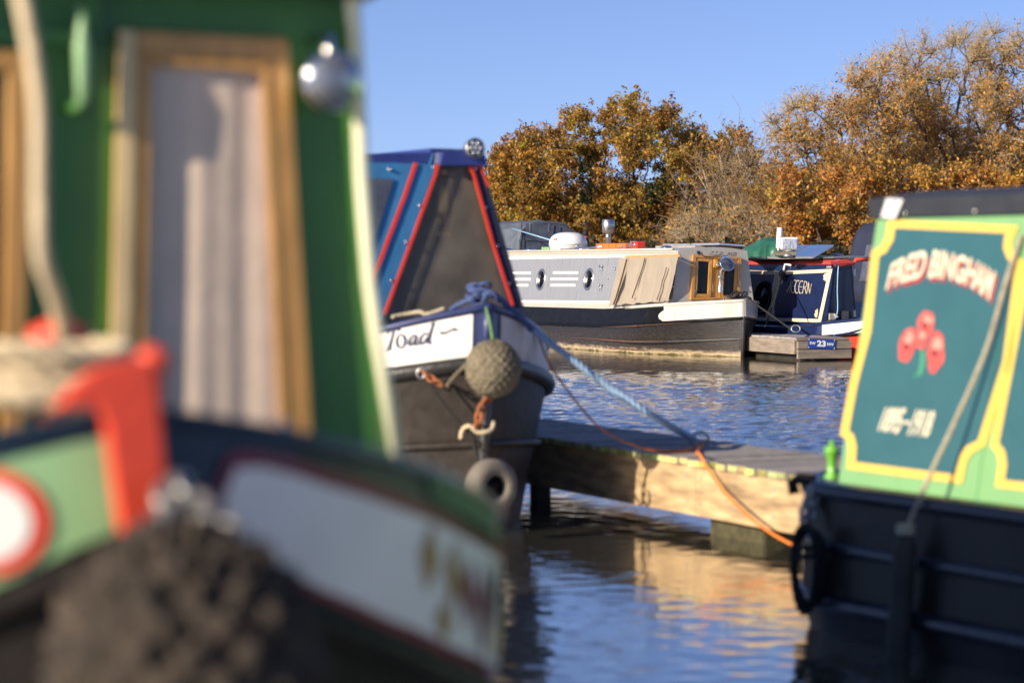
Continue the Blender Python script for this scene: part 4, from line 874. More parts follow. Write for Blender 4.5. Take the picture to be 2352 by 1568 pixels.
# ================================================================== far pontoon with number sign
FS = Frame((0, 0, 0), 25)
pe = at(*z5(783, 1272), 38.2)    # near-left top corner of end
FS = Frame((pe.x, pe.y, 0), 20)
ztop = pe.z
fp = empty('far_pontoon', FS.O, FS.rz, 'short timber finger pontoon between the grey and navy boats bearing a blue number sign', 'pontoon')
Wd = .86
for i in range(60):
    x = -.0 - i * .105
    MB().fbox(FS, x - .098, x, -.01, Wd + .01, ztop - .03, ztop + random.uniform(-.003, .003)).build('deck_board', 'deck_wood', fp, tint=(random.uniform(.8, 1.2),) * 3)
for (za, zb_, x0) in ((ztop - .032, ztop - .26, .03),):
    MB().fbox(FS, -6.3, 0, -.05, 0.0, zb_, za).build('side_beam', 'far_wood', fp); MB().fbox(FS, -6.3, 0, Wd, Wd + .05, zb_, za).build('side_beam', 'far_wood', fp)
zz = [ztop + .0, ztop - .045, ztop - .055, ztop - .175, ztop - .19, ztop - .33]
MB().fbox(FS, .0, .05, -.04, Wd + .04, zz[1], zz[0]).build('end_board', 'far_wood', fp, bevel=.004)
MB().fbox(FS, .03, .085, -.03, Wd + .06, zz[3], zz[2]).build('end_board', 'far_wood', fp, bevel=.004)
MB().fbox(FS, .03, .085, -.03, Wd + .06, zz[5], zz[4]).build('end_board', 'far_wood', fp, bevel=.004)
MB().fbox(FS, -6, -.1, .1, Wd - .1, -.2, .07).build('float', 'wet_pile', fp)
sg = (FS.w(.095, 0, 0), FS.u)
sign = pp([z5(900, 1280), z5(1193, 1290), z5(1189, 1395), z5(897, 1385)], sg, -.005, .008).build('number_sign', 'sign_blue', fp)
for t_, q, bo in (('SW', [z5(912, 1342), z5(978, 1349), z5(980, 1316), z5(913, 1311)], .03), ('23', [z5(992, 1364), z5(1088, 1371), z5(1090, 1304), z5(993, 1298)], .045), ('NW', [z5(1102, 1357), z5(1175, 1361), z5(1176, 1329), z5(1103, 1323)], .03)):
    lay(text_geo(t_, bold=bo), quadmap(q, sg, .006)).build('lettering', 'white_line', sign)
for (x, y) in ((908, 1290), (1184, 1300), (905, 1376), (1181, 1386)):
    c = onp(*z5(x, y), sg); mb = MB(); mb.lathe(c, sg[1], [(.008, 0), (.007, .008), (.001, .009)], 8); mb.build('screw', 'white_line', sign)
mb = MB(); mb.tube([ring_far + Vector((.07 * math.cos(t), .02 * math.sin(t), .045 + .055 * math.sin(t))) for t in [i * math.pi / 8 for i in range(16)]], .010, 6, closed=True); mb.build('mooring_ring', 'galv', fp)
mb = MB(); rope(mb, [at(*z5(1180, 1245), 37.8), at(*z5(1230, 1240), 37.9), at(*z5(1340, 1222), 38.1), at(*z5(1440, 1195), 38.3), at(*z5(1520, 1165), 38.5)], .02, 3); mb.build('striped_rope', 'dark_blue_rope', None, 'dark blue and red flecked rope from the far pontoon to the white bow', 'rope')
# ================================================================== near finger pontoon
FP = Frame((1.45, 12.57, 0), 25.3)
pn = empty('finger_pontoon', FP.O, FP.rz, 'weathered timber finger pontoon between the blue bow and the bright green boat', 'pontoon')
ZD = .42; PW = .80
rb = random.Random(11); x = .85; i = 0
while x > -4.6:
    w_ = .098 + rb.uniform(-.003, .003); dz = rb.uniform(-.004, .004); tt = rb.uniform(.8, 1.2); e_ = rb.uniform(-.008, .012)
    MB().fbox(FP, x - w_, x, -.018 - e_, PW + .02, ZD - .036 + dz, ZD + dz).build('deck_board', 'deck_wood', pn, tint=(tt, tt * rb.uniform(.95, 1.02), tt * rb.uniform(.9, 1.05)))
    g_ = rb.uniform(.55, 1.7); MB().fbox(FP, x - w_ + .004, x - .004, -.021 - e_, -.0185 - e_, ZD - .033 + dz, ZD - .003 + dz).build('board_end', 'board_end', pn, tint=(g_ * rb.uniform(.8, 1.3), g_, g_ * rb.uniform(.6, 1.2)))
    x -= w_ + .007
for (xa, xb) in ((.85, -.995), (-1.0, -4.6)):
    MB().fbox(FP, xb, xa, 0, .05, ZD - .315, ZD - .04).build('fascia_board', 'fascia_wood', pn, bevel=.004)
for xx in (.6, .25, -.15, -.55, -.93, -1.08, -1.5, -2.0, -2.6):
    for zz_ in (ZD - .10, ZD - .24):
        mb = MB(); mb.lathe(FP.w(xx + random.uniform(-.01, .01), 0, zz_), -FP.p, [(.011, 0), (.010, .005), (.004, .008)], 8); mb.build('bolt', 'galv', pn)
MB().fbox(FP, -4.6, .85, PW - .05, PW, ZD - .28, ZD - .04).build('fascia_board', 'fascia_wood', pn)
for xx in (.25, -2.0, -4.0): MB().fbox(FP, xx - .05, xx, .05, PW - .05, ZD - .24, ZD - .04).build('cross_beam', 'far_wood', pn)
for xx, rr_ in ((-3.15, .0), ):
    MB().fbox(FP, xx - .1, xx, .06, .16, -.5, ZD - .05).build('pile', 'wet_pile', pn)
mb = MB(); mb.fbox(FP, -.98, -.40, .08, PW - .08, -.3, .11); mb.build('float', 'moss_float', pn, bevel=.02)
MB().fbox(FP, .03, .055, .055, .075, -.4, .12).build('stay', 'galv', pn)
# mooring ring on deck
def pdk(px, py, z=ZD): d = ray(px, py); return C0 + d * ((z - CAM_H) / d.z)
rg = pdk(1608, 1024)
mb = MB(); cc = rg + Vector((.0, 0, .040)); mb.tube([cc + Vector((.055 * math.cos(t), .03 * math.cos(t) , .040 * math.sin(t))) for t in [i * math.pi / 10 for i in range(20)]], .009, 8, closed=True); mb.lathe(rg + Vector((.05, .02, 0)), (0, 0, 1), [(.03, 0), (.03, .006), (.012, .012), (.012, .03)], 12); mb.build('mooring_ring', 'galv', pn)
# ================================================================== small white and blue bow boat
FT = Frame((-.137, 13.40, 0), 28)
t = empty('narrowboat', FT.O, FT.rz, 'blue narrowboat with white bow name panel and blue canvas cover piped in red', 'narrowboat', 'narrowboats moored in the marina')
ht = Hull(FT, [dict(x=-.16, B=.80, Lb=1.9, z=-.3, q=.8), dict(x=-.10, B=.86, Lb=1.6, z=0.0, q=.8), dict(x=-.04, B=.95, Lb=1.5, z=.39, dz=.12, Lz=1.6, zp=1.3, q=.82), dict(x=0, B=1.02, Lb=1.5, z=.70, dz=.30, Lz=1.6, zp=1.25, q=.85), dict(x=.01, B=.98, Lb=1.45, z=.84, dz=.43, Lz=1.6, zp=1.35, q=.85)], 13, )
mb = ht.both(0, 1); ht.band(1, 3, -1, 6, mb); ht.band(1, 3, 1, 6, mb); q = [ht.pt(1, 0, -1), ht.pt(3, 0, -1), ht.pt(3, 0, 1), ht.pt(1, 0, 1)]; mb.quad(*q); mb.build('hull', 'toad_hull', t)
ht.both(3, 4).build('upper_hull', 'blue_gunwale', t)
ht.strake(3, .046, dz=-.035).build('rubbing_strake', 'hull_black', t)
ht.strake(2, .022).build('lower_strake', 'toad_hull', t)
mb = MB(); mid = lambda k: (ht.pt(k, 0, -1) + ht.pt(k, 0, 1)) / 2
mb.tube([mid(1) - Vector((0, 0, .2)), mid(1), mid(2), mid(3) - Vector((0, 0, .02))], .03, 8); mb.build('stem_post', 'hull_black', t)
mb = MB(); mb.tube([mid(3), mid(4) + Vector((0, 0, .02))], .03, 8); mb.build('stem_head', 'blue_gunwale', t)
mb = MB(); P_ = [ht.pt(4, tt_, -1) for tt_ in reversed(ht.ts())] + [ht.pt(4, tt_, 1) for tt_ in ht.ts()]; mb.tube(P_, .022, 8); mb.build('gunwale_rail', 'blue_gunwale', t)
ht.deck(4, -.02).build('deck', 'blue_gunwale', t)
mb = MB(); ht.band(3, 4, -1, 4, mb, t0=.05, t1=1.1, off=.006); 
# panel inset: remap to leave blue edges
def tpan(side, ta, tb_, va, vb, nu=14, nv=5, off=.006, jag=0):
    mb = MB()
    def fn(u, v):
        tt_ = ta + (tb_ - ta) * u; vv = va + (vb - va) * v
        if jag and v > .99: vv += noise.noise(Vector((u * 14, 0, side))) * jag
        if jag and v < .01: vv -= abs(noise.noise(Vector((u * 11, 5, side)))) * jag
        return ht.pt(3, tt_, side).lerp(ht.pt(4, tt_, side), vv) + (FT.p * side * .8 + FT.u * .6) * off
    mb.grid(fn, nu, nv); return mb, fn
mbp, fnp = tpan(-1, .035, 1.2, .03, .90, jag=.05); mbp.build('name_panel', 'toad_white', t)
mbq, fnq = tpan(1, .05, 1.2, .04, .90, jag=.1); mbq.build('peeling_panel', 'toad_peeling', t)
# name: broad nib letters measured along the panel
def fname(px, py):   # picture point -> panel surface through a local plane
    pl_ = plane3(ht.pt(3, .05, -1), ht.pt(3, .42, -1), ht.pt(4, .05, -1)); return onp(px, py, (pl_[0] + pl_[1] * .012, pl_[1]))
def zt(x, y): return ((1400 + x / 2.6133) / 1.7415, (1050 + y / 2.6133) / 1.7415)
T_S = [[(388, 745), (400, 722), (430, 712), (470, 708), (515, 703), (520, 722)], [(455, 712), (440, 780), (425, 850), (412, 905)], [(385, 922), (412, 908), (440, 908)],
       arc(540, 825, 46, 72, 70, 430, 20), [(705, 770), (680, 757), (650, 780), (632, 820), (632, 862), (650, 872), (680, 840), (700, 790)], [(708, 765), (695, 830), (692, 862), (708, 868), (730, 850)],
       [(832, 758), (800, 738), (765, 765), (745, 815), (745, 848), (765, 860), (795, 835), (820, 780)], [(880, 632), (860, 700), (840, 790), (832, 845), (846, 852), (866, 836)], [(850, 652), (870, 645), (890, 632)],
       [(945, 728), (965, 745), (1000, 738), (1040, 712), (1070, 698), (1100, 710)]]
vs, fs = [], []
for st in T_S:
    st = [Vector((x, y)) for x, y in st]
    nx, ny = (15, 5) if st[0].x < 940 else (6, 13)
    for A_, B_ in zip(st[:-1], st[1:]):
        for ox, oy in ((nx * .95, -ny), (-4, -7)):
            k = len(vs)
            for (p_, s_) in ((A_, -1), (B_, -1), (B_, 1), (A_, 1)): vs.append(fname(*zt(p_.x + 34 + ox * s_, p_.y - 6 + oy * s_)))
            fs.append((k, k + 1, k + 2, k + 3))
# drop the letters onto the curved panel
def drop(P):
    best = None; l = FT.l(P); tt_ = max(.03, .01 - l.x); s = ht.pt(3, tt_, -1).lerp(ht.pt(4, tt_, -1), .5); return P + FT.p * (FT.l(s).y - l.y - .014)
MB().add([drop(v) for v in vs], fs).build('name_lettering', 'letter_blue', t)
# cratch board and canvas cover
XC = -.50
def tp_(px, py, pl=None): return onp(px, py, pl)
cp = (FT.w(XC, 0, 1.18), (FT.u + Vector((0, 0, .12))).normalized())
bl, br, trr, tll = onp(872, 742, cp), onp(1182, 742, cp), onp(1082, 372, cp), onp(1000, 372, cp)
print('cratch', FT.l(bl), FT.l(br), FT.l(trr), FT.l(tll))
ZR = trr.z + .03
cb = pp([(878, 740), (1176, 740), (1082, 380), (1000, 380)], cp, -.02, .006).build('clear_front', 'vinyl', t)
# frame strips of canvas either side of the clear front
pp([(1176, 740), (1218, 748), (1205, 722), (1106, 380), (1082, 380)], cp, -.005, .02).build('front_flap', 'navy_canvas', t)  # right flap of the blue cover coloured navy for its shade
strip([(1074, 384), (1084, 400), (1128, 560), (1174, 702)], 6.5, cp, .018, .008).build('red_edge', 'red_piping', t)
strip([(996, 384), (1002, 382), (996, 404), (945, 545), (880, 722)], 6.5, cp, .018, .008).build('red_edge', 'red_piping', t)
strip([(1078, 386), (1100, 384), (1118, 430)], 4, cp, .020, .006).build('red_edge', 'red_piping', t)
pp([(1012, 350), (1104, 348), (1112, 382), (1004, 382)], cp, -.03, .07).build('ridge_end', 'blue_edge', t)
lb, lt = bl, onp(996, 384, cp); back = -FT.u
# side canvas (facing left, sunlit)
rid = FT.l(lt).y; zb_ = ht.pt(4, .6, -1).z
def sidec(sd):
    def fn(u, v):
        x = XC - .0 - u * 3.2; yb = -.80 if sd < 0 else .80; yb = sd * (.50 + .42 * min(1, u * 2.6)); zbt = 1.10 - .16 * min(1, u * 2.5); yt = (rid if sd < 0 else FT.l(trr).y + .02)
        P = Vector(((FT.l(bl).x + (FT.l(lt).x - FT.l(bl).x) * v) - u * 3.2, yb * (1 - v) + yt * v, zbt * (1 - v) + (ZR + .01) * v)); 
        f = .012 * math.sin(u * 19 + v * 2) * math.sin(math.pi * v) + .012 * noise.noise(Vector((u * 9, v * 5, sd)))
        return FT.w(P.x, P.y + sd * f, P.z)
    return fn
scf = sidec(-1)
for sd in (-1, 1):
    mb = MB(); mb.grid(sidec(sd), 40, 14); mb.build('side_canvas', 'blue_canvas' if sd < 0 else 'navy_canvas', t, thick=.008)  # sunlit side blue, shaded side of the same cover painted navy
cs = plane3(scf(0, 0), scf(.35, .0), scf(0, 1))
csp = plane3(FT.w(FT.l(bl).x, FT.l(bl).y, bl.z), FT.w(FT.l(lt).x, rid, lt.z), FT.w(FT.l(lt).x - 1, rid, lt.z))
# left flap in the cover's lit blue that folds round beside the clear front, red piping and window on the side canvas
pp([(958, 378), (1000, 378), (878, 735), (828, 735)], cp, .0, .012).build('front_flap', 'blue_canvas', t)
strip([(952, 376), (925, 455), (885, 560), (845, 670), (815, 745)], 8, cp, .014, .008).build('red_strip', 'red_piping', t)
def on_side(px, py, off=.02): P = onp(px, py, csp); return P + csp[1] * off
mb = MB(); qd = [onp(x_, y_, cp) + Vector((0, 0, 0)) for x_, y_ in ((780, 408), (901, 412), (868, 520), (820, 640), (780, 640))]; mb.prism([q_ + cp[1] * .004 for q_ in qd], cp[1] * .006); 
mb = MB(); mb.prism([onp(x_, y_, cp) + cp[1] * .008 for x_, y_ in ((740, 372), (962, 376), (818, 742), (740, 742))], -cp[1] * .01); mb.build('side_wing', 'blue_canvas', t)
mb = MB(); mb.prism([q_ + cp[1] * .012 for q_ in qd], cp[1] * .006); mb.build('side_window', 'vinyl_side', t)
# ridge board and roof edge along the top
mb = MB(); mb.prism([FT.w(XC - .14, rid - .02, ZR - .02), FT.w(XC - .14, rid - .0, ZR + .045), FT.w(XC - .14, FT.l(trr).y + .02, ZR + .045), FT.w(XC - .14, FT.l(trr).y + .05, ZR - .02)], -FT.u * 6.5); 
mb.build('ridge_board', 'blue_edge', t)
strip_l = onp(740, 352, cp)
mb = MB(); mb.prism([onp(x_, y_, cp) + cp[1] * .0 for x_, y_ in ((700, 356), (1008, 350), (1004, 376), (700, 380))], -cp[1] * .05); mb.build('canvas_rail', 'blue_edge', t)
MB().prism([onp(x_, y_, cp) + cp[1] * .004 for x_, y_ in ((1000, 352), (1010, 351), (1006, 376), (997, 378))], cp[1] * .006).build('rail_clip', 'alu', t)
ctr = FT.w(XC - 4, 0, 0)
cabin_parts(FT, t, -3.6, -11, .86, .70, .8, 2.05, .05, 'blue_edge', 'blue_edge', 'blue_edge')
for (x, y) in ((1553 / 1.7415 - 12, 679 / 1.7415 + 5),): pass
def zu(x, y): return ((1400 + x / 2.6133) / 1.7415, (500 + y / 2.6133) / 1.7415)
for (x, y) in [zu(400, 467), zu(860, 447), zu(716, 843), zu(570, 1228), zu(1302, 465), zu(1407, 865), zu(1530, 1267), zt(417, 192), zt(1650, 223)]:
    c = onp(x, y, cp) + cp[1] * .014; mb = MB(); mb.lathe(c, cp[1], [(.011, 0), (.010, .006), (.004, .012), (.001, .013)], 10); mb.build('stud', 'chrome', t)
# floor of well and inner bulkhead seen through the clear front
MB().prism([FT.w(XC - .75, -.75, .7), FT.w(XC - .75, .75, .7), FT.w(XC - .75, .3, 2.0), FT.w(XC - .75, -.3, 2.0)], FT.u * .02).build('inner_bulkhead', 'brown_inside', t)
mb = MB(); c = onp(1033, 545, cp) - FT.u * .11; mb.lathe(c, (0, 0, 1), [(.065, 0), (.07, .035), (.03, .05)], 20); mb.lathe(c + Vector((0, 0, .36)), (0, 0, 1), [(.05, 0), (.03, .04), (.02, .06)], 16)
for s_ in (-1, 1): mb.tube([c + FT.p * s_ * .065 + Vector((0, 0, .03)), c + FT.p * s_ * .085 + Vector((0, 0, .2)), c + FT.p * s_ * .06 + Vector((0, 0, .37))], .006, 6)
mb.tube([c + Vector((0, 0, .42)), Vector((c.x, c.y, ZR))], .003, 5); mb.lathe(c + Vector((0, 0, .06)), (0, 0, 1), [(.035, 0), (.05, .1), (.045, .2), (.03, .28)], 16)
mb.build('oil_lamp', 'oil_lamp_brass', None, 'copper oil lantern hanging inside the clear panel of the blue cratch cover', 'lantern')
# round lamp on ridge
lc = onp(1080, 345, cp) + cp[1] * .06; ax = (FT.u + Vector((-.05, 0, .15))).normalized()
mb = MB(); mb.lathe(lc - ax * .07, ax, [(.02, 0), (.048, .012), (.056, .03), (.060, .065), (.060, .085), (.054, .087), (.052, .078)], 24); tl_ = mb.build('round_spotlight', 'steel', t)
mb = MB(); mb.lathe(lc, ax, [(.052, .004), (.052, .010), (.001, .012)], 24); ln_ = mb.build('lens', 'dark_glass', tl_)
nx_ = ax.cross(Vector((0, 0, 1))).normalized(); ny_ = nx_.cross(ax)
for k in range(7):
    r_ = 0 if k == 6 else .032; a_ = k * math.pi / 3; mb = MB(); mb.lathe(lc + nx_ * r_ * math.cos(a_) + ny_ * r_ * math.sin(a_), ax, [(.0135, .011), (.012, .017), (.001, .018)], 10); mb.build('bulb', 'lens_glass', tl_)
mb = MB(); mb.tube([lc - ax * .03 - nx_ * .07, onp(1052, 372, cp)], .010, 6); mb.tube([lc - ax * .03 + Vector((0, 0, -.03)), onp(1062, 366, cp) - cp[1] * .02, onp(1040, 352, cp), onp(1025, 346, cp)], .008, 6); mb.build('lamp_bracket', 'hull_black', tl_)
# T stud, ropes and knots on the bow
tz = mid(4)
ts = tz - FT.u * .10
mb = MB(); mb.tube([ts, ts + Vector((0, 0, .10))], .022, 10); mb.tube([ts + Vector((0, 0, .09)) - FT.p * .05, ts + Vector((0, 0, .09)) + FT.p * .05], .016, 8)
z_ = Vector((0, 0, 1)); mb.prism([tz - FT.u * .02 - FT.p * .02, tz - FT.u * .02 + FT.p * .02, tz - FT.u * .16 + FT.p * .16 - z_ * .05, tz - FT.u * .16 - FT.p * .16 - z_ * .05], Vector((0, 0, .03))); mb.build('tee_stud', 'blue_gunwale', t)
mb = MB(); rr = random.Random(5)
for k in range(9):
    c = ts + Vector((0, 0, .055 + rr.uniform(-.035, .06))) + Vector((rr.uniform(-.03, .03), -.01, 0)); n_ = Vector((rr.uniform(-.6, .6), rr.uniform(-.6, .6), 1)).normalized(); s_ = n_.orthogonal().normalized(); s2 = n_.cross(s_); r_ = rr.uniform(.03, .048)
    rope(mb, [c + s_ * r_ * math.cos(a_) + s2 * r_ * math.sin(a_) for a_ in [i * math.pi / 4 for i in range(9)]], .010, 3, n=5)
rope(mb, [ts + Vector((.02, -.02, .04)), at(1120, 672, 13.43), at(1150, 690, 13.48), at(1185, 722, 13.63), at(1222, 757, 13.73)], .021, 3)
rope(mb, [ts + Vector((-.02, -.02, .03)), at(1080, 688, 13.43), at(1050, 700, 13.58), at(1035, 712, 13.68)], .014, 3)
mb.build('blue_rope_knot', 'dark_blue_rope', None, 'dark blue rope tangled round the bow stud and trailing along the right gunwale', 'rope')
mb = MB(); rope(mb, [at(1222, 757, 13.73), at(1300, 815, 13.76), at(1400, 890, 13.78), at(1500, 955, 13.80), at(1592, 1008, rg.y)], .022, 3, pitch=.11)
mb.build('blue_mooring_rope', 'blue_rope', None, 'thick pale blue twisted mooring rope stretched from the blue bow down to the deck ring', 'rope')
o1 = [at(1238, 775, 13.98), at(1262, 835, 13.98), at(1310, 905, 13.93), at(1370, 975, 13.88), at(1430, 1012, 13.83), at(1482, 1030, 13.78)]
mb = MB(); mb.tube(smooth_path(o1, 6), .006, 6); mb.build('shaded_rope_line', 'orange_rope_shaded', None, 'thin orange rope in shade, coloured brown, sagging from the blue bow to the pontoon deck', 'rope')  # orange rope's shadowed stretch, its shade put in as brown colour
o2 = [o1[-1], pdk(1530, 1036, ZD + .012), pdk(1580, 1034, ZD + .012), rg + Vector((.02, 0, .02)), pdk(1600, 1040, ZD + .012)]
ep = (FP.w(0, -.045, 0), -FP.p)
o3 = [onp(1607, 1042, ep), onp(1630, 1082, ep), onp(1665, 1130, (ep[0] - FP.p * .02, ep[1])), onp(1720, 1185, (ep[0] - FP.p * .08, ep[1])), onp(1770, 1222, (ep[0] - FP.p * .14, ep[1])), onp(1812, 1246, (ep[0] - FP.p * .2, ep[1])), onp(1850, 1262, (ep[0] - FP.p * .25, ep[1]))]
mb = MB(); mb.tube(smooth_path(o2 + o3, 6), .0082, 8); mb.build('orange_rope', 'orange_rope', None, 'bright orange rope crossing the pontoon deck and hanging down its sunlit side into the water', 'rope')
# rope fender ball, chain, tyre
fbc = at(1133, 846, 13.20)
fender_ball('rope_fender', fbc, .152, 'fender_rope', 'round woven rope fender hanging on the bow below the name panel', squash=1.02, seed=2)
mb = MB(); mb.tube(smooth_path([ts + Vector((.03, -.02, .03)), at(1118, 712, 13.34), at(1126, 745, 13.28), at(1132, 785, 13.24)], 5), .007, 6); mb.build('green_rope', 'green_cord', None, 'frayed thin green rope holding up the round rope fender on the blue bow', 'rope')
mb = MB(); hp0 = zt(760, 1140); chain(mb, [at(hp0[0], hp0[1], 13.28), at(*zt(830, 1200), 13.24), at(*zt(930, 1265), 13.23), at(*zt(1010, 1290), 13.21)], .06, .008)
mb.build('rusty_chain', 'rust_chain', None, 'short rusty orange chain from the bow plate to the round fender', 'chain')
mb = MB(); rope(mb, [at(*zt(1010, 1290), 13.21), at(*zt(1100, 1180), 13.20), at(*zt(1220, 1060), 13.18)], .011, 3); mb.build('fender_lanyard', 'fender_rope', None, 'old grey brown lanyard slanting up from the rusty chain to the fender', 'rope')
mb = MB(); c = at(*zt(740, 1160), 13.30); mb.tube([c + Vector((.02 * math.cos(a_), 0, .028 * math.sin(a_))) for a_ in [i * math.pi / 6 for i in range(12)]], .006, 6, closed=True); mb.build('chain_shackle', 'steel', t)
# rusty hanging piece beneath the ball
mb = MB(); chain(mb, [fbc + Vector((-.01, .02, -.15)), at(1105, 935, 13.23), at(1098, 975, 13.24), at(1092, 1000, 13.25)], .07, .012); mb.build('fender_chain', 'rust_chain', None, 'rusty chain hanging straight down below the round rope fender', 'chain')
# tyre fender
tc_ = at(1127, 1116, 13.06); ta = (FT.u + Vector((.12, 0, .02))).normalized()
mb = MB(); mb.lathe(tc_ - ta * .05, ta, [(.062, 0), (.07, -.005), (.10, -.012), (.135, 0), (.148, .025), (.150, .06), (.146, .09), (.13, .112), (.10, .12), (.08, .116), (.066, .108), (.060, .10), (.066, .05)], 40); 
ty = mb.build('tyre_fender', 'tyre_rubber', None, 'small worn rubber tyre hung by cord at the bow waterline', 'tyre')
mb = MB(); mb.lathe(tc_ - ta * .02, ta, [(.068, 0), (.068, .05)], 24); mb.build('tyre_hole_shade', 'gloss_black', ty)  # black disc fills the tyre hole with painted shade
mb = MB(); kn = at(1085, 1000, 13.21)
mb.tube(smooth_path([at(hp0[0] + 5, hp0[1] + 8, 13.28), at(1010, 915, 13.26), at(1050, 965, 13.24), kn], 5), .008, 6)
mb.tube(smooth_path([kn, at(1098, 1060, 13.16), tc_ + Vector((-.03, -.05, .07)), tc_ + Vector((-.02, 0, .07))], 5), .009, 6)
mb.tube(smooth_path([kn, at(1120, 1050, 13.18), tc_ + Vector((.03, .02, .14))], 5), .006, 6)
mb.build('black_rope', 'black_rope', None, 'black cord slung under the bow plate and tied down to the small tyre', 'rope')
mb = MB(); rope(mb, [at(1058, 1008, 13.20), at(1063, 985, 13.20), at(1080, 978, 13.18), at(1095, 992, 13.18), at(1115, 992, 13.18), at(1130, 985, 13.20), at(1134, 968, 13.23)], .012, 3); mb.build('white_rope_knot', 'cream_rope', None, 'short cream rope end knotted on the stem above the tyre', 'rope')
mb = MB(); rope(mb, [at(900, 728, 13.63), at(930, 722, 13.66), at(965, 716, 13.63), at(978, 722, 13.58), at(1000, 716, 13.58), at(1022, 708, 13.58)], .012, 3); mb.build('pale_deck_rope', 'pale_rope', None, 'pale frayed rope lying loose along the left gunwale above the name panel', 'rope')
# ================================================================== bright green cabin boat on the right
def z6(x, y): return ((3100 + x / 2.09) / 1.7415, (750 + y / 2.09) / 1.7415)
def z7(x, y): return ((3100 + x / 1.224) / 1.7415, (1450 + y / 1.224) / 1.7415)
B1 = at(1925, 1108, 9.88); B2 = at(2352, 1165, 8.90); B1.z = B2.z = .61
TL = at(2015, 500, 9.84)
pF = plane3(B1, B2, TL)
d_ = (B2 - B1); d_.z = 0; d_.normalize(); thF = math.degrees(math.atan2(d_.x, -d_.y))
FB = Frame((B1.x, B1.y, 0), thF)     # local x runs along the side towards the camera, y into the boat
lT = FB.l(TL); print('FB th', thF, lT)
fbn = empty('narrowboat', FB.O, FB.rz, 'narrowboat with bright green and teal lettered cabin side and black hull on the right', 'narrowboat', 'narrowboats moored in the marina')
tum = lT.y; ZTf = lT.z; WB = 1.62
LX = 7.6
# shell
fcur = 0
MB().prism([FB.w(0, 0, .61), FB.w(LX, 0, .61), FB.w(LX, tum, ZTf), FB.w(lT.x, tum, ZTf)], FB.p * .03).build('side_panel', 'fb_green', fbn)
MB().prism([FB.w(0, WB, .61), FB.w(LX, WB, .61), FB.w(LX, WB - tum, ZTf), FB.w(lT.x, WB - tum, ZTf)], -FB.p * .03).build('side_panel', 'fb_green', fbn)
MB().prism([FB.w(0.001, .001, .61), FB.w(lT.x + .001, tum + .001, ZTf), FB.w(lT.x + .001, WB - tum - .001, ZTf), FB.w(.001, WB - .001, .61)], FB.u * .03).build('rear_bulkhead', 'fb_green', fbn)
prf = [(tum - .02, ZTf + .0), (tum - .022, ZTf + .075)] + [(tum + (WB - 2 * tum) * i / 8, ZTf + .08 + .05 * (1 - (i / 4 - 1) ** 2)) for i in range(9)] + [(WB - tum + .02, ZTf + .075), (WB - tum + .02, ZTf)]
MB().prism([FB.w(lT.x - .03, y, z) for y, z in prf], FB.u * (LX - lT.x)).build('roof', 'fb_roof', fbn)
for k in range(9):
    x_ = .32 + k * .42; P = FB.w(x_, tum - .024, ZTf + .012); mb = MB(); mb.lathe(P, -FB.p, [(.011, 0), (.008, .007), (.001, .008)], 8); mb.build('roof_stud', 'steel', fbn)
rp = (FB.w(0, tum - .023, 0), -FB.p)
pp([z6(893, 248), z6(1012, 262), z6(1082, 100), z6(942, 90)], rp, .002, .004).build('white_patch', 'white_plastic', fbn)
pp([z6(985, 150), z6(1010, 152), z6(1030, 115), z6(1004, 112)], rp, .007, .001).build('patch_mark', 'sign_blue', fbn)
# painted panels
Yl = [z6(985, 305), z6(1995, 352), z6(1962, 420), z6(1952, 500), z6(1985, 585), z6(2055, 632), z7(1140, 0), z7(1015, 395), z7(955, 425), z7(922, 480), z7(905, 570), z7(378, 503), z7(384, 410), z7(372, 362), z7(345, 345), z7(388, 110), z6(778, 1200), z6(848, 552), z6(912, 520), z6(965, 430), z6(978, 340)]
pp(Yl, pF, .0, .004).build('teal_panel', 'fb_teal', fbn)
strip(Yl, 18, pF, .004, .002, closed=True).build('yellow_line', 'fb_yellow', fbn)
Y2 = [z6(2330, 330), z6(2700, 345), z7(2000, 690), z7(1106, 592), z7(1120, 500), z7(1112, 440), z7(1080, 400), z7(1145, 60), z6(2130, 640), z6(2200, 560), z6(2230, 440)]
pp(Y2, pF, .0, .004).build('teal_panel', 'fb_teal', fbn)
strip(Y2, 18, pF, .004, .002, closed=True).build('yellow_line', 'fb_yellow', fbn)
strip([z7(1045, 300), z7(1005, 520), z7(985, 690)], 2.0, pF, .0005, .001).build('panel_joint', 'stem_green', fbn)
# arched name; baseline and cap line measured on the photograph
def arcmap(pl_, off):
    bx = [935, 1230, 1480, 1640, 1800]; by = [862, 766, 772, 835, 945]; tx = [985, 1290, 1500, 1700, 1858]; ty = [640, 520, 555, 600, 705]
    def q(xs_, ys_, u):
        kk = [0, .31, .57, .76, 1]; return np.interp(u, kk, xs_), float(np.polyval(np.polyfit(kk, ys_, 3), u))
    def fn(u, v):
        x0, y0 = q(bx, by, u); x1, y1 = q(tx, ty, u); return onp(*z6(x0 + (x1 - x0) * v, y0 + (y1 - y0) * v), pl_) + pl_[1] * off
    return fn
gF = text_geo('FRED BINGHAM', bold=.028, sp=1.0)
am = arcmap(pF, .0075)
lay(gF, am).build("name_lettering", "letter_cream", fbn)
sh_ = arcmap(pF, .0062)
lay(gF, lambda u, v: sh_(u, v) + FB.u * .012 + Vector((0, 0, -.014))).build('lettering_shadow', 'letter_red', fbn)
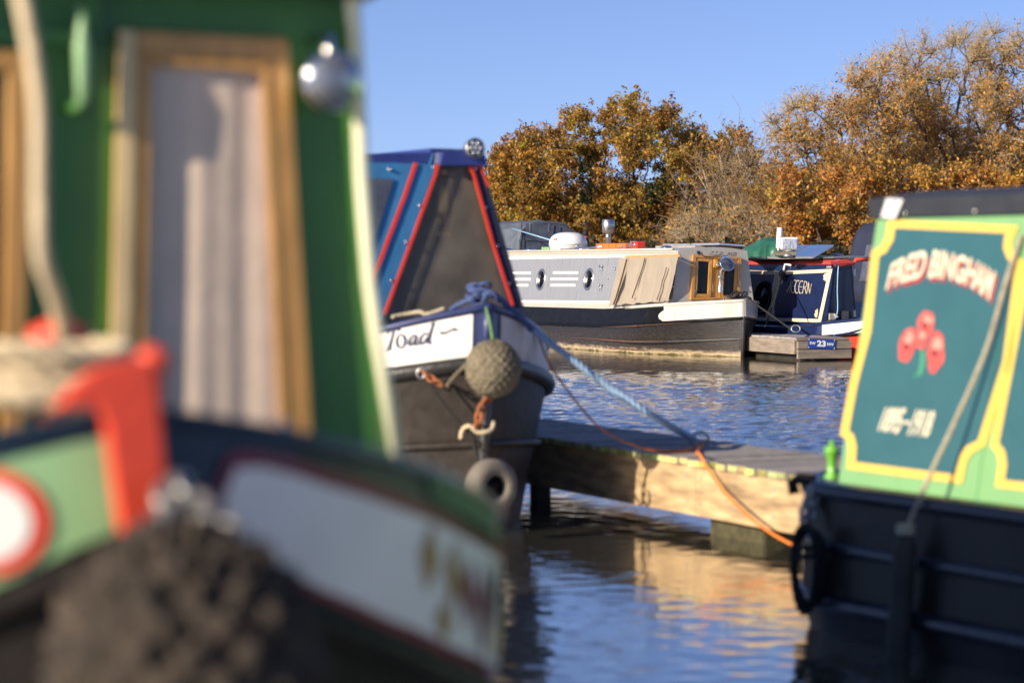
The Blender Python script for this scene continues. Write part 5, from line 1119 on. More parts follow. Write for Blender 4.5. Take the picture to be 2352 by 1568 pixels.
def circ_px(cx, cy, rx, ry, rot_=0, n=20, wob=0, seed=0):
    out = []
    for i in range(n):
        a_ = 2 * math.pi * i / n; k = 1 + wob * noise.noise(Vector((math.cos(a_) * 1.5, math.sin(a_) * 1.5, seed))); x, y = rx * math.cos(a_) * k, ry * math.sin(a_) * k
        out.append((cx + x * math.cos(rot_) - y * math.sin(rot_), cy + x * math.sin(rot_) + y * math.cos(rot_)))
    return out
for k, (cx, cy, rx, ry, ro) in enumerate(((1275, 1140, 72, 104, .1), (1118, 1315, 70, 150, .25), (1355, 1370, 70, 172, .1), (1232, 1270, 48, 85, 0))):
    pp([z6(x, y) for x, y in circ_px(cx, cy, rx, ry, ro, 22, .25, k)], pF, .004 + .0006 * k, .002).build('poppy', 'poppy_red', fbn)
    pp([z6(x, y) for x, y in circ_px(cx + 14, cy - ry * .35, rx * .55, ry * .36, ro, 16, .5, k + 9)], pF, .0065 + .0006 * k, .001).build('petal_light', 'poppy_light', fbn)
    if k < 3: pp([z6(x, y) for x, y in circ_px(cx - 5, cy + 15, 18, 32, ro, 14, .4, k)], pF, .007 + .0006 * k, .001).build('poppy_centre', 'poppy_dark', fbn)
strip([z6(1245, 1370), z6(1240, 1480), z6(1215, 1568)], 9, pF, .0045, .001).build('poppy_stem', 'stem_green', fbn)
strip([z6(1200, 1560), z7(690, 70)], 4, pF, .0045, .001).build('poppy_stem', 'stem_green', fbn)
lay(text_geo('1895', bold=.03, shear=.12), quadmap([z7(508, 335), z7(612, 352), z7(648, 222), z7(545, 218)], pF, .006)).build('year_lettering', 'letter_cream', fbn)
lay(text_geo('1918', bold=.03, shear=.12), quadmap([z7(652, 358), z7(758, 368), z7(792, 236), z7(695, 228)], pF, .006)).build('year_lettering', 'letter_cream', fbn)
strip([z7(637, 292), z7(665, 294)], 7, pF, .006, .001).build('year_dash', 'letter_cream', fbn)
# hull: round stern at local x<0
FHB = Frame(FB.w(-.60, WB / 2, 0), thF + 180)
fh = Hull(FHB, [dict(x=-.04, B=.86, Lb=.9, z=-.35, q=.55), dict(x=0, B=.90, Lb=.8, z=0.02, q=.5), dict(x=.03, B=.935, Lb=.75, z=.13, q=.5), dict(x=0, B=.905, Lb=.7, z=.36, q=.5), dict(x=-.02, B=.90, Lb=.66, z=.585, q=.5)], 8.2)
for ka, kb in ((0, 2), (2, 4)):
    fh.both(ka, kb, 4).build('hull_plate', 'fb_hull', fbn)
fh.strake(4, .034).build('gunwale_rail', 'fb_rail', fbn); fh.strake(3, .032).build('rubbing_strake', 'fb_rail', fbn); fh.strake(2, .036, dz=.01).build('rubbing_strake', 'fb_rail', fbn); fh.strake(1, .018, dz=.0).build('lower_strake', 'fb_hull', fbn)
fh.deck(4, -.0).build('deck', 'fb_hull', fbn)
# green bollard on the stern
bp_ = at(*z7(278, 560), 10.15); bp_.z = .60
mb = MB(); mb.lathe(bp_, (0, 0, 1), [(.034, 0), (.034, .015), (.02, .03), (.019, .085), (.03, .11), (.034, .12), (.034, .135), (.012, .145), (.009, .165), (.001, .17)], 20); mb.build('green_bollard', 'bright_green', fbn)
for (x, y) in ((258, 577), (292, 590)):
    mb = MB(); mb.lathe(at(*z7(x, y), 9.9), (0, 0, 1), [(.010, -.01), (.010, .004), (.002, .01)], 10); mb.build('bolt', 'chrome', fbn)
# stern rail hook, chain and coiled ring fender
hk0 = at(*z7(120, 580), 10.0)
mb = MB(); mb.tube([at(*z7(95, 640), 9.98), at(*z7(85, 590), 9.98), at(*z7(120, 565), 9.98), at(*z7(200, 575), 9.98)], .024, 8); mb.build('stern_bracket', 'fb_hull', fbn)
mb = MB(); chain(mb, [at(*z7(175, 610), 9.86), at(*z7(160, 670), 9.84), at(*z7(135, 740), 9.83), at(*z7(150, 820), 9.82)], .05, .010); chain(mb, [at(*z7(200, 620), 9.86), at(*z7(190, 700), 9.84), at(*z7(165, 800), 9.82)], .05, .010); mb.build('fender_chain', 'galv', None, 'galvanised chain hanging from the black stern with the ring fender', 'chain')
mb = MB(); c = at(*z7(160, 1010), 9.72)
for k in range(3):
    ex, ez = .046 + .008 * k, .175 - .012 * k; cc = c + Vector((.012 * k - .01, .02 * k, .0)); rope(mb, [cc + Vector((ex * math.cos(a_), -.03 * math.sin(a_ * 2), ez * math.sin(a_))) for a_ in [i * math.pi / 8 for i in range(17)]], .017, 3, n=5)
for k in (3, 4): rope(mb, [c + Vector((-.04, 0, -.0 + .035 * k - .05)), c + Vector((0, -.04, .0 + .035 * k - .05)), c + Vector((.05, 0, .01 + .035 * k - .05))], .013, 3, n=5)
mb.build('ring_fender', 'black_rope', None, 'black coiled rope ring fender hung at the rounded black stern', 'fender')
# hanging pole fender with pale lanyard
ro = [onp(*z6(2095, 400), pF) + pF[1] * .02, onp(*z6(1980, 800), pF) + pF[1] * .03, onp(*z6(1800, 1450), pF) + pF[1] * .04, onp(*z7(870, 600), pF) + pF[1] * .13, onp(*z7(812, 780), pF) + pF[1] * .15, onp(*z7(805, 840), pF) + pF[1] * .165]
mb = MB(); rope(mb, ro, .0095, 3, n=5); c = ro[-1]
for k in range(3): mb.tube([c + Vector((.03 * math.cos(a_), .02 * math.sin(a_), .012 * k)) for a_ in [i * math.pi / 4 for i in range(8)]], .010, 6, closed=True)
mb.build('pale_lanyard', 'pale_rope', None, 'pale beige cord slanting down the teal panel to the hanging black fender', 'rope')
c1 = c - Vector((0, 0, .0)); mb = MB(); prf_ = [(.014, 0), (.03, .02)] + [(.043 + .006 * (i % 2), .05 + i * .033) for i in range(15)] + [(.035, .56), (.01, .58)]; mb.lathe(c1, (c - Vector((.02, -.02, .0)) - c + Vector((-.04, 0, -1))).normalized(), prf_, 14); mb.build('pole_fender', 'rubber', None, 'slim black ribbed fender hanging vertically against the black hull on the right', 'fender')

# ================================================================== out of focus green boat in front on the left
FGB = Frame((-.50, 3.22, 0), 26)
fg = empty('narrowboat', FGB.O, FGB.rz, 'very close blurred green narrowboat with wood framed glass door and red stem', 'narrowboat', 'narrowboats moored in the marina')
hf = Hull(FGB, [dict(x=-.16, B=.78, Lb=1.7, z=-.3, q=.7), dict(x=-.10, B=.84, Lb=1.5, z=0, q=.7), dict(x=-.03, B=.95, Lb=1.4, z=.40, dz=.24, q=.62), dict(x=0, B=.99, Lb=1.32, z=.62, dz=.48, Lz=1.1, zp=1.4, q=.57, zt=([0, .02, .07, .15, .3, .5, .8, 1.3], [1.147, 1.097, 1.033, .969, .889, .82, .76, .737])), dict(x=.01, B=.985, Lb=1.3, z=.93, dz=.35, Lz=1.1, zp=1.2, q=.55, zt=([0, .02, .07, .15, .3, .5, .8, 1.3], [1.30, 1.28, 1.25, 1.215, 1.158, 1.10, 1.05, 1.0]))], 6.2)
mb = MB()
mb = hf.both(0, 2); mb.build('hull', 'fg_hull', fg)
hf.both(2, 3).build('upper_hull', 'fg_hull', fg)
hf.both(3, 4).build('bow_band', 'fg_navy', fg)
hf.strake(3, .022, dz=-.03).build('rubbing_strake', 'fg_hull', fg); hf.strake(2, .024).build('rubbing_strake', 'fg_hull', fg)
mb = MB(); P_ = [hf.pt(4, tt_, -1) for tt_ in reversed(hf.ts())] + [hf.pt(4, tt_, 1) for tt_ in hf.ts()]; mb.tube(P_, .012, 8); mb.build('gunwale_rail', 'fg_navy', fg)
hf.deck(4, -.015, 1.2).build('deck', 'fg_navy', fg)
def patch(side, ta, tb_, va0, va1, vb0, vb1, off, nm_, m_, nu=14, nv=6, wav=None):
    mb = MB()
    def fn(u, v):
        tt_ = ta + (tb_ - ta) * u ** 2; v0 = va0 + (vb0 - va0) * u; v1 = va1 + (vb1 - va1) * u
        if wav: e = math.sqrt(max(0, 1 - ((max(0, .16 - u)) / .16) ** 2)); mid_ = (v0 + v1) / 2; v0 = mid_ + (v0 - mid_) * e; v1 = mid_ + (v1 - mid_) * e
        vv = v0 + (v1 - v0) * v; n_ = (FGB.p * side * .85 + FGB.u * .5)
        return hf.pt(3, tt_, side).lerp(hf.pt(4, tt_, side), vv) + n_ * off
    mb.grid(fn, nu, nv); o = mb.build(nm_, m_, fg); return fn
# right (shaded) side: claret bordered grey panel with painted diamonds
patch(1, .012, .80, .02, .86, -.02, .74, .006, 'claret_border', 'fg_claret', wav=1)
fnr = patch(1, .014, .78, .07, .74, .05, .70, .010, 'grey_flash', 'fg_flash', wav=1)
patch(1, .22, .80, .88, 1.0, .78, 1.0, .006, 'green_edge', 'fg_edge', 10, 2)
def dia(u0, u1, v0, v1, m_, nm_='painted_diamond', off=.003):
    um, vm_ = (u0 + u1) / 2, (v0 + v1) / 2; n_ = (FGB.p * .85 + FGB.u * .5) * off
    MB().quad(fnr(u0, vm_) + n_, fnr(um, v0) + n_, fnr(u1, vm_) + n_, fnr(um, v1) + n_).build(nm_, m_, fg)
for (u0, u1, v0, v1, m_) in ((.49, .545, .35, .98, 'fg_stripe'), (.565, .62, .30, .93, 'fg_stripe'), (.62, .68, .2, .85, 'fg_claret'), (.545, .60, .0, .36, 'fg_stripe'), (.69, .76, .0, .9, 'fg_claret'), (.77, .84, .3, 1.0, 'fg_edge'), (.80, .87, 0, .5, 'fb_yellow'), (.87, .95, .0, .6, 'fg_green_pale')):
    dia(u0, u1, v0, v1, m_)
# left (sunlit) side: pale green with ringed disc
patch(-1, .0005, .6, .0, .84, .0, .84, .006, 'pale_green_panel', 'fg_green_pale', 10, 5)
def gdisc(yc, zc, r_, m_, nm_, off):
    def S(y, z):
        y = max(.03, y); t_ = 1.3 * (1 - math.sqrt(max(0, 1 - (y / .985) ** (1 / .55)))); s = hf.pt(3, t_, -1).lerp(hf.pt(4, t_, -1), (z - hf.pt(3, t_, -1).z) / (hf.pt(4, t_, -1).z - hf.pt(3, t_, -1).z)); return s + (-FGB.p * .6 + FGB.u * .8) * off
    MB().add([S(yc, zc)] + [S(yc + r_ * 1.1 * math.cos(i * math.pi / 16), zc + r_ * math.sin(i * math.pi / 16)) for i in range(32)], [(0, i + 1, (i + 1) % 32 + 1) for i in range(32)]).build(nm_, m_, fg)
gdisc(.20, 1.165, .072, 'fg_red', 'red_ring', .010); gdisc(.20, 1.165, .053, 'white_line', 'white_disc', .013)
# stem, red cap and tee stud
mf = lambda k: (hf.pt(k, 0, -1) + hf.pt(k, 0, 1)) / 2
mb = MB(); a_, b_ = mf(3) + Vector((0, 0, .06)), mf(4) + Vector((0, 0, .07))
rpl = (b_ + FGB.u * .012, FGB.u); mb.prism([onp(x, y, rpl) for x, y in ((112, 938), (150, 892), (205, 846), (262, 826), (338, 822), (352, 930), (366, 1080), (374, 1165), (345, 1212), (268, 1224), (246, 1080), (232, 975), (214, 934))], FGB.u * .03)
mb.build('red_stem_cap', 'fg_red', fg, bevel=.004)
mb = MB(); mb.tube([mf(2) - Vector((0, 0, .3)), mf(2), mf(3) + Vector((0, 0, .05))], .035, 10); mb.build('stem_post', 'fg_hull', fg)
kb = at(352, 838, 3.2); mb = MB(); mb.lathe(kb - Vector((0, 0, .03)), (0, 0, 1), [(.012, -.03), (.014, .02), (.022, .03), (.024, .045), (.002, .058)], 14); mb.build('bow_knob', 'fg_red', fg)
st_ = at(135, 800, 3.75); mb = MB(); mb.lathe(Vector((st_.x, st_.y, 1.2)), (0, 0, 1), [(.03, 0), (.03, st_.z - 1.2), (.05, st_.z - 1.19), (.05, st_.z - 1.17), (.01, st_.z - 1.15)], 16); mb.build('red_tee_stud', 'fg_red', fg)
mb = MB(); c = at(55, 868, 3.55)
for k in range(7):
    r_ = .15 - .012 * (k % 3); cc = c + Vector((.01 * (k % 2), .0, -.03 + .022 * (k // 2))); rope(mb, [cc + Vector((r_ * math.cos(a_), r_ * .8 * math.sin(a_), .008 * math.sin(a_ * 3 + k))) for a_ in [i * math.pi / 8 for i in range(17)]], .017, 3, n=6)
mb.build('rope_coil', 'cream_rope', None, 'blurred coil of thick cream rope lying on the red topped bow on the left', 'rope')
mb = MB(); mb.tube(smooth_path([at(148, 778, 3.7), at(128, 690, 3.65), at(96, 590, 3.6), at(90, 470, 3.6), at(90, 360, 3.6), at(88, 240, 3.6), at(74, 125, 3.6), at(51, 0, 3.6), at(36, -80, 3.6)], 6), .0128, 12); mb.build('cream_hanging_rope', 'cream_rope', None, 'blurred cream rope running up from the coil past the green cabin on the left', 'rope')
# big out of focus fender under the stem
fc = at(425, 1530, 2.98)
fender_ball('big_rope_fender', fc, .162, 'fender_dark', 'large blurred dark brown rope fender hanging in the bottom left foreground', squash=1.05, seed=8, bumps=.24, cell=7)
mb = MB(); chain(mb, [at(395, 1120, 3.12), at(370, 1190, 3.06), at(335, 1270, 2.98), at(320, 1330, 2.9)], .05, .009); chain(mb, [at(410, 1100, 3.14), at(450, 1160, 3.1), at(520, 1220, 3.02), at(580, 1270, 2.98)], .05, .009); mb.build('fender_chain', 'galv', None, 'blurred grey chain holding the large dark fender under the red stem', 'chain')
for (x, y, Y) in ((558, 975, 3.42), (421, 1093, 3.2), (650, 975, 3.5), (735, 1360, 3.6)):
    mb = MB(); mb.lathe(at(x, y, Y), (-.3, -1, .2), [(.007, -.01), (.007, 0), (.001, .006)], 10); mb.build('deck_screw', 'chrome', fg)
# cabin
XF = -1.40; HBb, HBt = .950, .866
cabin_parts(FGB, fg, XF, -5.6, HBb, HBt, 1.0, 2.03, .07, 'fg_green', 'fg_navy', 'fg_green')
bf = plane3(FGB.w(XF, -1, 1.0), FGB.w(XF, 1, 1.0), FGB.w(XF, 0, 2.0))
strip([(802, -60), (804, 20), (815, 180), (822, 400), (841, 640), (858, 770), (908, 1075)], 14, bf, .001, .012).build('cream_corner_trim', 'fg_cream', fg)
mb = MB(); mb.tube([onp(x, y, bf) + bf[1] * .018 for x, y in ((802, -60), (804, 20), (815, 180), (822, 400), (841, 640), (858, 770), (908, 1075))], .0145, 10); mb.build('cream_bead', 'fg_cream', fg)
strip([(788, 60), (800, 250), (818, 500), (870, 900), (890, 1060)], 16, bf, .001, .012).build('pale_corner_strip', 'fg_green', fg)
# overhanging roof hood
MB().prism([FGB.w(XF + .12, -.86, 2.04), FGB.w(XF + .12, .90, 2.035), FGB.w(XF - .02, .92, 2.03), FGB.w(XF - .02, -.86, 2.04)], Vector((0, 0, .05))).build('roof_lip', 'fg_navy', fg)
# wood framed glazed door
def frame4(O4, I4, m_, off, dep, par, nm_):
    r_ = []
    for i in range(4):
        j = (i + 1) % 4; r_.append(pp([O4[i], O4[j], I4[j], I4[i]], bf, off, dep).build(nm_, m_, par, bevel=.004))
    return r_
O4 = [(268, 72), (650, 92), (728, 1300), (240, 1290)]; I4 = [(318, 128), (606, 146), (668, 1240), (292, 1230)]; J4 = [(338, 152), (588, 168), (645, 1210), (318, 1205)]
dr = pp(I4, bf, .022, .003).build('glazed_door', 'door_glass', fg)
frame4(O4, I4, 'fg_wood', .0, .030, dr, 'door_frame'); frame4(I4, J4, 'fg_wood', .0255, .007, dr, 'inner_bead')
pp([(262, 74), (300, 76), (276, 1290), (234, 1290)], bf, .030, .008).build('frame_lit_edge', 'fg_wood_lit', dr)  # paler wood strip paints the sunlit face of the frame's left side
def curt(u, v):
    x = 318 + u * 350; P = onp(x - 22 + v * 20, 120 + v * 1100, bf); return P + bf[1] * (.0125 + .0022 * math.sin(u * 13 + v * 1.2 + 1) + .0012 * math.sin(u * 31 + v * 2) + .002 * noise.noise(Vector((u * 5, v * 3, 0))))
mb = MB(); mb.grid(curt, 70, 8); mb.build('curtain', 'curtain_cloth', dr)
O5 = [(-300, 100), (60, 122), (40, 1290), (-330, 1290)]; I5 = [(-250, 150), (8, 168), (-8, 1240), (-280, 1240)]
dr2 = pp(I5, bf, .01, .004).build('glazed_door', 'dark_glass', fg)
frame4(O5, I5, 'fg_wood', .0, .035, dr2, 'door_frame')
pp([(8, 168), (24, 170), (8, 1240), (-8, 1240)], bf, .01, .02).build('inner_bead', 'fg_wood_lit', dr2)  # same sunlit-face colour painted on this jamb
# rail above, lamp bracket
strip([(-200, 76), (200, 92)], 34, bf, .0, .03).build('rail', 'fg_green', fg)
strip([(208, -60), (208, 88)], 22, bf, .0, .03).build('rail', 'fg_green', fg)
c = onp(166, 200, bf) + bf[1] * .07
mb = MB(); mb.lathe(c + Vector((0, 0, .10)), (0, 0, -1), [(.008, -.05), (.010, .0), (.016, .03), (.014, .09), (.012, .13), (.002, .14)], 16); mb.tube([c + Vector((0, 0, .12)), onp(166, 110, bf)], .008, 6); mb.build('small_horn', 'fg_green_pale', fg)
mb = MB(); mb.lathe(onp(162, 250, bf) + bf[1] * .02, bf[1], [(.012, 0), (.014, .02), (.008, .05)], 12); mb.build('horn_mount', 'fg_green', fg)
lc = onp(712, 195, bf) + bf[1] * .12; ax = (FGB.u + Vector((-.1, 0, -.05))).normalized()
mb = MB(); mb.lathe(lc - ax * .07, ax, [(.01, -.02), (.035, -.01), (.052, .02), (.058, .05), (.060, .075), (.055, .08)], 28); hl2 = mb.build('chrome_headlamp', 'chrome', fg)
mb = MB(); mb.lathe(lc, ax, [(.055, .004), (.05, .012), (.025, .022), (.001, .025)], 24); mb.build('lens', 'dull_lens', hl2)
mb = MB(); mb.tube([lc - ax * .03, lc + Vector((-.01, .02, .09)), onp(715, 95, bf)], .010, 8); mb.build('lamp_bracket', 'chrome', hl2)
# ================================================================== trees and scrub
def np_mesh(name, V, F, m, parent=None, tint=None, smooth=False, kind=None, label=None, cat=None, group=None):
    V = np.asarray(V, float); F = np.asarray(F, np.int32)
    me = bpy.data.meshes.new(name)
    if parent is not None:
        Mi = np.array(wm(parent).inverted()); V = V @ Mi[:3, :3].T + Mi[:3, 3]
    me.vertices.add(len(V)); me.vertices.foreach_set('co', V.astype(np.float32).ravel()); k = F.shape[1]
    me.loops.add(F.size); me.loops.foreach_set('vertex_index', F.ravel()); me.polygons.add(len(F)); me.polygons.foreach_set('loop_start', np.arange(0, F.size, k, dtype=np.int32))
    me.polygons.foreach_set('use_smooth', np.full(len(F), smooth)); me.update(calc_edges=True)
    if tint is not None:
        ca = me.color_attributes.new('tint', 'FLOAT_COLOR', 'POINT'); ca.data.foreach_set('color', np.concatenate([tint, np.ones((len(V), 1))], 1).astype(np.float32).ravel())
    me.materials.append(M[m]); o = bpy.data.objects.new(name, me); COL.objects.link(o); o.parent = parent
    return setp(o, label, cat, group, kind)
def seg_tubes(A, B, ra, rb, n=3):
    A = np.asarray(A); B = np.asarray(B); ra = np.asarray(ra)[:, None, None]; rb = np.asarray(rb)[:, None, None]
    T = B - A; T /= np.maximum(1e-9, np.linalg.norm(T, axis=1))[:, None]
    ref = np.where(np.abs(T[:, 2:3]) < .9, np.array([[0, 0, 1.]]), np.array([[1., 0, 0]])); N = np.cross(T, ref); N /= np.linalg.norm(N, axis=1)[:, None]; Bn = np.cross(T, N)
    a = np.arange(n) * 2 * math.pi / n; ring = np.cos(a)[None, :, None] * N[:, None, :] + np.sin(a)[None, :, None] * Bn[:, None, :]
    V = np.concatenate([A[:, None] + ring * ra, B[:, None] + ring * rb], 1).reshape(-1, 3); m = len(A); i = np.arange(m)[:, None] * 2 * n; k = np.arange(n)[None]; k2 = (k + 1) % n
    F = np.stack([i + k, i + k2, i + n + k2, i + n + k], -1).reshape(-1, 4); return V, F
def leaf_mat(name, rough=.55):
    m = bpy.data.materials.new(name); m.use_nodes = True; nt = m.node_tree; nt.nodes.clear(); L = nt.links.new
    at_ = nd(nt, 'ShaderNodeAttribute'); at_.attribute_name = 'tint'; d = nd(nt, 'ShaderNodeBsdfPrincipled'); d.inputs['Roughness'].default_value = rough; d.inputs['Specular IOR Level'].default_value = .35; t_ = nd(nt, 'ShaderNodeBsdfTranslucent')
    ms = nd(nt, 'ShaderNodeMixShader'); ms.inputs[0].default_value = .44; o = nd(nt, 'ShaderNodeOutputMaterial')
    L(at_.outputs[0], d.inputs['Base Color']); L(at_.outputs[0], t_.inputs[0]); L(d.outputs[0], ms.inputs[1]); L(t_.outputs[0], ms.inputs[2]); L(ms.outputs[0], o.inputs[0]); M[name] = m
leaf_mat('autumn_leaf')
def leaves_np(P, size, cols, rng, jit=.5):
    n = len(P); D = rng.normal(size=(n, 3)); D /= np.linalg.norm(D, axis=1)[:, None]; E = rng.normal(size=(n, 3)); E = np.cross(D, E); E /= np.linalg.norm(E, axis=1)[:, None]
    s = (size * rng.uniform(1 - jit, 1 + jit, n))[:, None]
    Q = np.stack([P - D * s * .5, P + E * s * .30, P + D * s * .5, P - E * s * .30], 1).reshape(-1, 3)
    F = np.arange(n * 4).reshape(-1, 4); return Q, F, np.repeat(cols, 4, 0)
def palette(n, rng, base, clump_t):
    base = np.array(base); idx = rng.choice(len(base), n, p=None); c = base[idx] * rng.uniform(.7, 1.3, (n, 1)); return c * clump_t
OAK = [(.52, .31, .06), (.60, .37, .07), (.44, .23, .045), (.24, .12, .026), (.34, .24, .045), (.18, .16, .04), (.56, .36, .07), (.38, .19, .035)]
OAK2 = [(.60, .29, .055), (.66, .34, .06), (.52, .245, .045), (.40, .195, .04), (.50, .31, .07), (.66, .40, .09), (.36, .20, .06)]
IVY = [(.02, .045, .012), (.03, .06, .018), (.015, .03, .01)]
def tree(label, prof, Y, depth, base_px, n_cl, twigs, leaves, cr, pal, bark_m='bark', lsize=.12, density=None, seed=1, pyb=610, trunk_r=.28, twig_m='twig_brown', ivy=None, fork=.35, tw_len=1.0, group='autumn trees behind the moored boats', name='oak_tree', cat='tree', bias=.6, twr=.008, sparse_top=None):
    rng = np.random.default_rng(seed); px = np.array([p[0] for p in prof], float); py = np.array([p[1] for p in prof], float)
    base = np.array(at(base_px, 610, Y)); base[2] = .6
    C_ = []
    x0, x1 = px.min(), px.max(); tries = 0
    while len(C_) < n_cl and tries < 60000:
        tries += 1; x = rng.uniform(x0, x1); top = np.interp(x, px, py); y = rng.uniform(top, pyb)
        rr_ = cr * FPX / Y * .55
        if y - rr_ < top: y = top + rr_ + rng.uniform(0, 4)
        e = min(1, (x - x0) / 60, (x1 - x) / 60, (y - top + 14) / 90); hd = depth * math.sqrt(max(.03, e))
        if density is not None and rng.random() > density(x, y): continue
        o = rng.uniform(-1, 1); o = np.sign(o) * abs(o) ** .7 * hd
        P = np.array(at(x, y, Y + o))
        if C_ and len(C_) < n_cl * .8 and np.min(np.linalg.norm(np.array(C_) - P, axis=1)) < cr * .75: continue
        C_.append(P)
    C_ = np.array(C_); H = C_[:, 2].max() - base[2]
    nodes = [base]; par = [-1]; cum = [0.]
    th_ = base + np.array([rng.uniform(-.3, .3), 0, H * fork])
    for i in range(1, 6): nodes.append(base + (th_ - base) * i / 5 + rng.normal(0, .05, 3) * [1, 1, 0]); par.append(i - 1); cum.append(cum[-1] + .3)
    order = np.argsort(np.linalg.norm(C_ - th_, axis=1))
    NP = np.array(nodes); cumA = np.array(cum)
    for ci in order:
        P = C_[ci]; d = np.linalg.norm(NP - P, axis=1); ok = (NP[:, 2] < P[2] + 1.4); cost = d + bias * cumA + np.where(ok, 0, 5) ; cost[:3] += 50
        j = int(np.argmin(cost)); a = NP[j]; L_ = d[j]; m_ = max(1, int(L_ / .5)); prev = j
        side = rng.normal(0, .09 * L_, 3)
        for k in range(1, m_ + 1):
            t_ = k / m_; q = a + (P - a) * t_ + side * math.sin(math.pi * t_) + (np.array([0, 0, -.12 * L_]) * math.sin(math.pi * t_)) + (rng.normal(0, .04, 3) if k < m_ else 0)
            NP = np.vstack([NP, q]); par.append(prev); cumA = np.append(cumA, cumA[prev] + L_ / m_); prev = len(NP) - 1
    cnt = np.zeros(len(NP)); isl = set(range(len(NP))) - set(par)
    for i in range(len(NP) - 1, 0, -1):
        if i in isl: cnt[i] += 1
        cnt[par[i]] += cnt[i]
    rad = np.minimum(trunk_r, .017 * np.maximum(1, cnt) ** .52); rad[0] = trunk_r * 1.25
    root = empty(name, Vector(base) - Vector((0, 0, .3)), 0, label, cat, group)
    idx = np.arange(1, len(NP)); pr = np.array(par)[1:]
    tr_ = idx <= 5
    V, F = seg_tubes(NP[pr][tr_], NP[idx][tr_], rad[pr][tr_], rad[idx][tr_], 10); V[:10, 2] -= .5; np_mesh('trunk', V, F, bark_m, root, smooth=True)
    V, F = seg_tubes(NP[pr][~tr_], NP[idx][~tr_], np.minimum(rad[pr][~tr_], rad[idx][~tr_] * 1.5), rad[idx][~tr_], 5); np_mesh('limbs', V, F, bark_m, root, smooth=True)
    A, B, RA, RB, TP, TC = [], [], [], [], [], []
    cen = np.array([NP[:, 0].mean(), NP[:, 1].mean(), base[2] + H * .3])
    ends = NP[6:]; pick = np.concatenate([C_, ends[rng.integers(0, len(ends), len(C_) // 2)]])
    for ci, P in enumerate(pick):
        out = P - cen; out /= np.linalg.norm(out) + 1e-6
        for k in range(twigs):
            d = rng.normal(size=3) + out * .7 + np.array([0, 0, .35]); d /= np.linalg.norm(d); L_ = cr * rng.uniform(.55, 1.25) * tw_len; p = P.copy(); r_ = twr * rng.uniform(.8, 1.4)
            for s in range(3):
                q = p + d * L_ / 3; A.append(p); B.append(q); RA.append(r_ * (1 - s * .27)); RB.append(r_ * (1 - (s + 1) * .27)); TP.append(q); TC.append(ci)
                if rng.random() < .75:
                    d2 = d + rng.normal(0, .6, 3); d2 /= np.linalg.norm(d2); q2 = q + d2 * L_ * .32; A.append(q); B.append(q2); RA.append(r_ * .55); RB.append(r_ * .3); TP.append(q2); TC.append(ci)
                d = d + rng.normal(0, .3, 3) + np.array([0, 0, .08]); d /= np.linalg.norm(d); p = q
    V, F = seg_tubes(np.array(A), np.array(B), RA, RB, 3); np_mesh('twigs', V, F, twig_m, root, kind='stuff')
    if leaves:
        TP = np.array(TP); TC = np.array(TC); n = int(leaves * len(pick)); w = np.ones(len(TP))
        if sparse_top is not None:
            pyy = 784 - ((TP[:, 2] - CAM_H) / TP[:, 1] * FPX) - 174; pxx = TP[:, 0] / TP[:, 1] * FPX + 1176; w = sparse_top(pxx, pyy)
        # leaves gather in tufts: some twigs carry many, some few
        w = w * (rng.random(len(TP)) ** 2.2 + .05); w /= w.sum(); ii = rng.choice(len(TP), n, p=w)
        LP = TP[ii] + rng.normal(0, lsize * .6, (n, 3)); ct = rng.uniform(.72, 1.22, (len(pick), 1)) * (1 + rng.normal(0, .07, (len(pick), 3)))
        hgt = np.clip((LP[:, 2:3] - base[2]) / H, 0, 1)
        cols = palette(n, rng, pal, ct[TC[ii]])
        if ivy is not None:
            iv = ivy(LP[:, 0] / LP[:, 1] * FPX + 1176, 610 - (LP[:, 2] - CAM_H) / LP[:, 1] * FPX) & (rng.random(n) < .75)
            cols[iv] = np.array(IVY)[rng.integers(0, 3, iv.sum())]
        V, F, T_ = leaves_np(LP, lsize, np.clip(cols, .004, .8), rng); np_mesh('crown', V, F, 'autumn_leaf', root, tint=T_, kind='stuff')
    return root
ivyA = lambda x, y: ((np.abs(x - 1345) < 16) & (y > 360) & (y < 470)) | ((np.abs(x - 1505) < 24) & (y > 370) & (y < 470))
profA = [(1118, 430), (1135, 380), (1158, 337), (1172, 345), (1181, 327), (1200, 322), (1214, 288), (1228, 292), (1243, 276), (1258, 265), (1286, 259), (1305, 268), (1325, 255), (1342, 262), (1358, 259), (1368, 262), (1376, 242), (1392, 250), (1407, 226), (1425, 236), (1438, 229), (1461, 218), (1480, 246), (1499, 242), (1515, 258), (1530, 247), (1555, 254), (1563, 285), (1578, 290), (1594, 283), (1610, 300), (1627, 314), (1645, 350), (1668, 410)]
tree('broad bronze leaved oak filling the middle of the skyline with dark ivy inside', profA, 92, 4.2, 1440, 330, 9, 350, .60, OAK, seed=3, ivy=ivyA, lsize=.108, trunk_r=.32, density=lambda x, y: 1 - .75 * math.exp(-((x - 1400) / 45) ** 2 - ((y - 395) / 35) ** 2) - .6 * math.exp(-((x - 1265) / 20) ** 2 - ((y - 350) / 30) ** 2))
tree('small pointed oak top showing behind the bare thicket, right of the broad oak', [(1640, 345), (1655, 320), (1672, 300), (1690, 292), (1704, 300), (1722, 335), (1735, 370)], 104, 2, 1690, 45, 8, 260, .55, OAK, seed=12, lsize=.13, trunk_r=.18)
topD = lambda x, y: np.clip((y - np.interp(x, [1740, 1830, 1965, 2100, 2352], [300, 215, 125, 95, 60])) / 150, .02, 1) ** .9
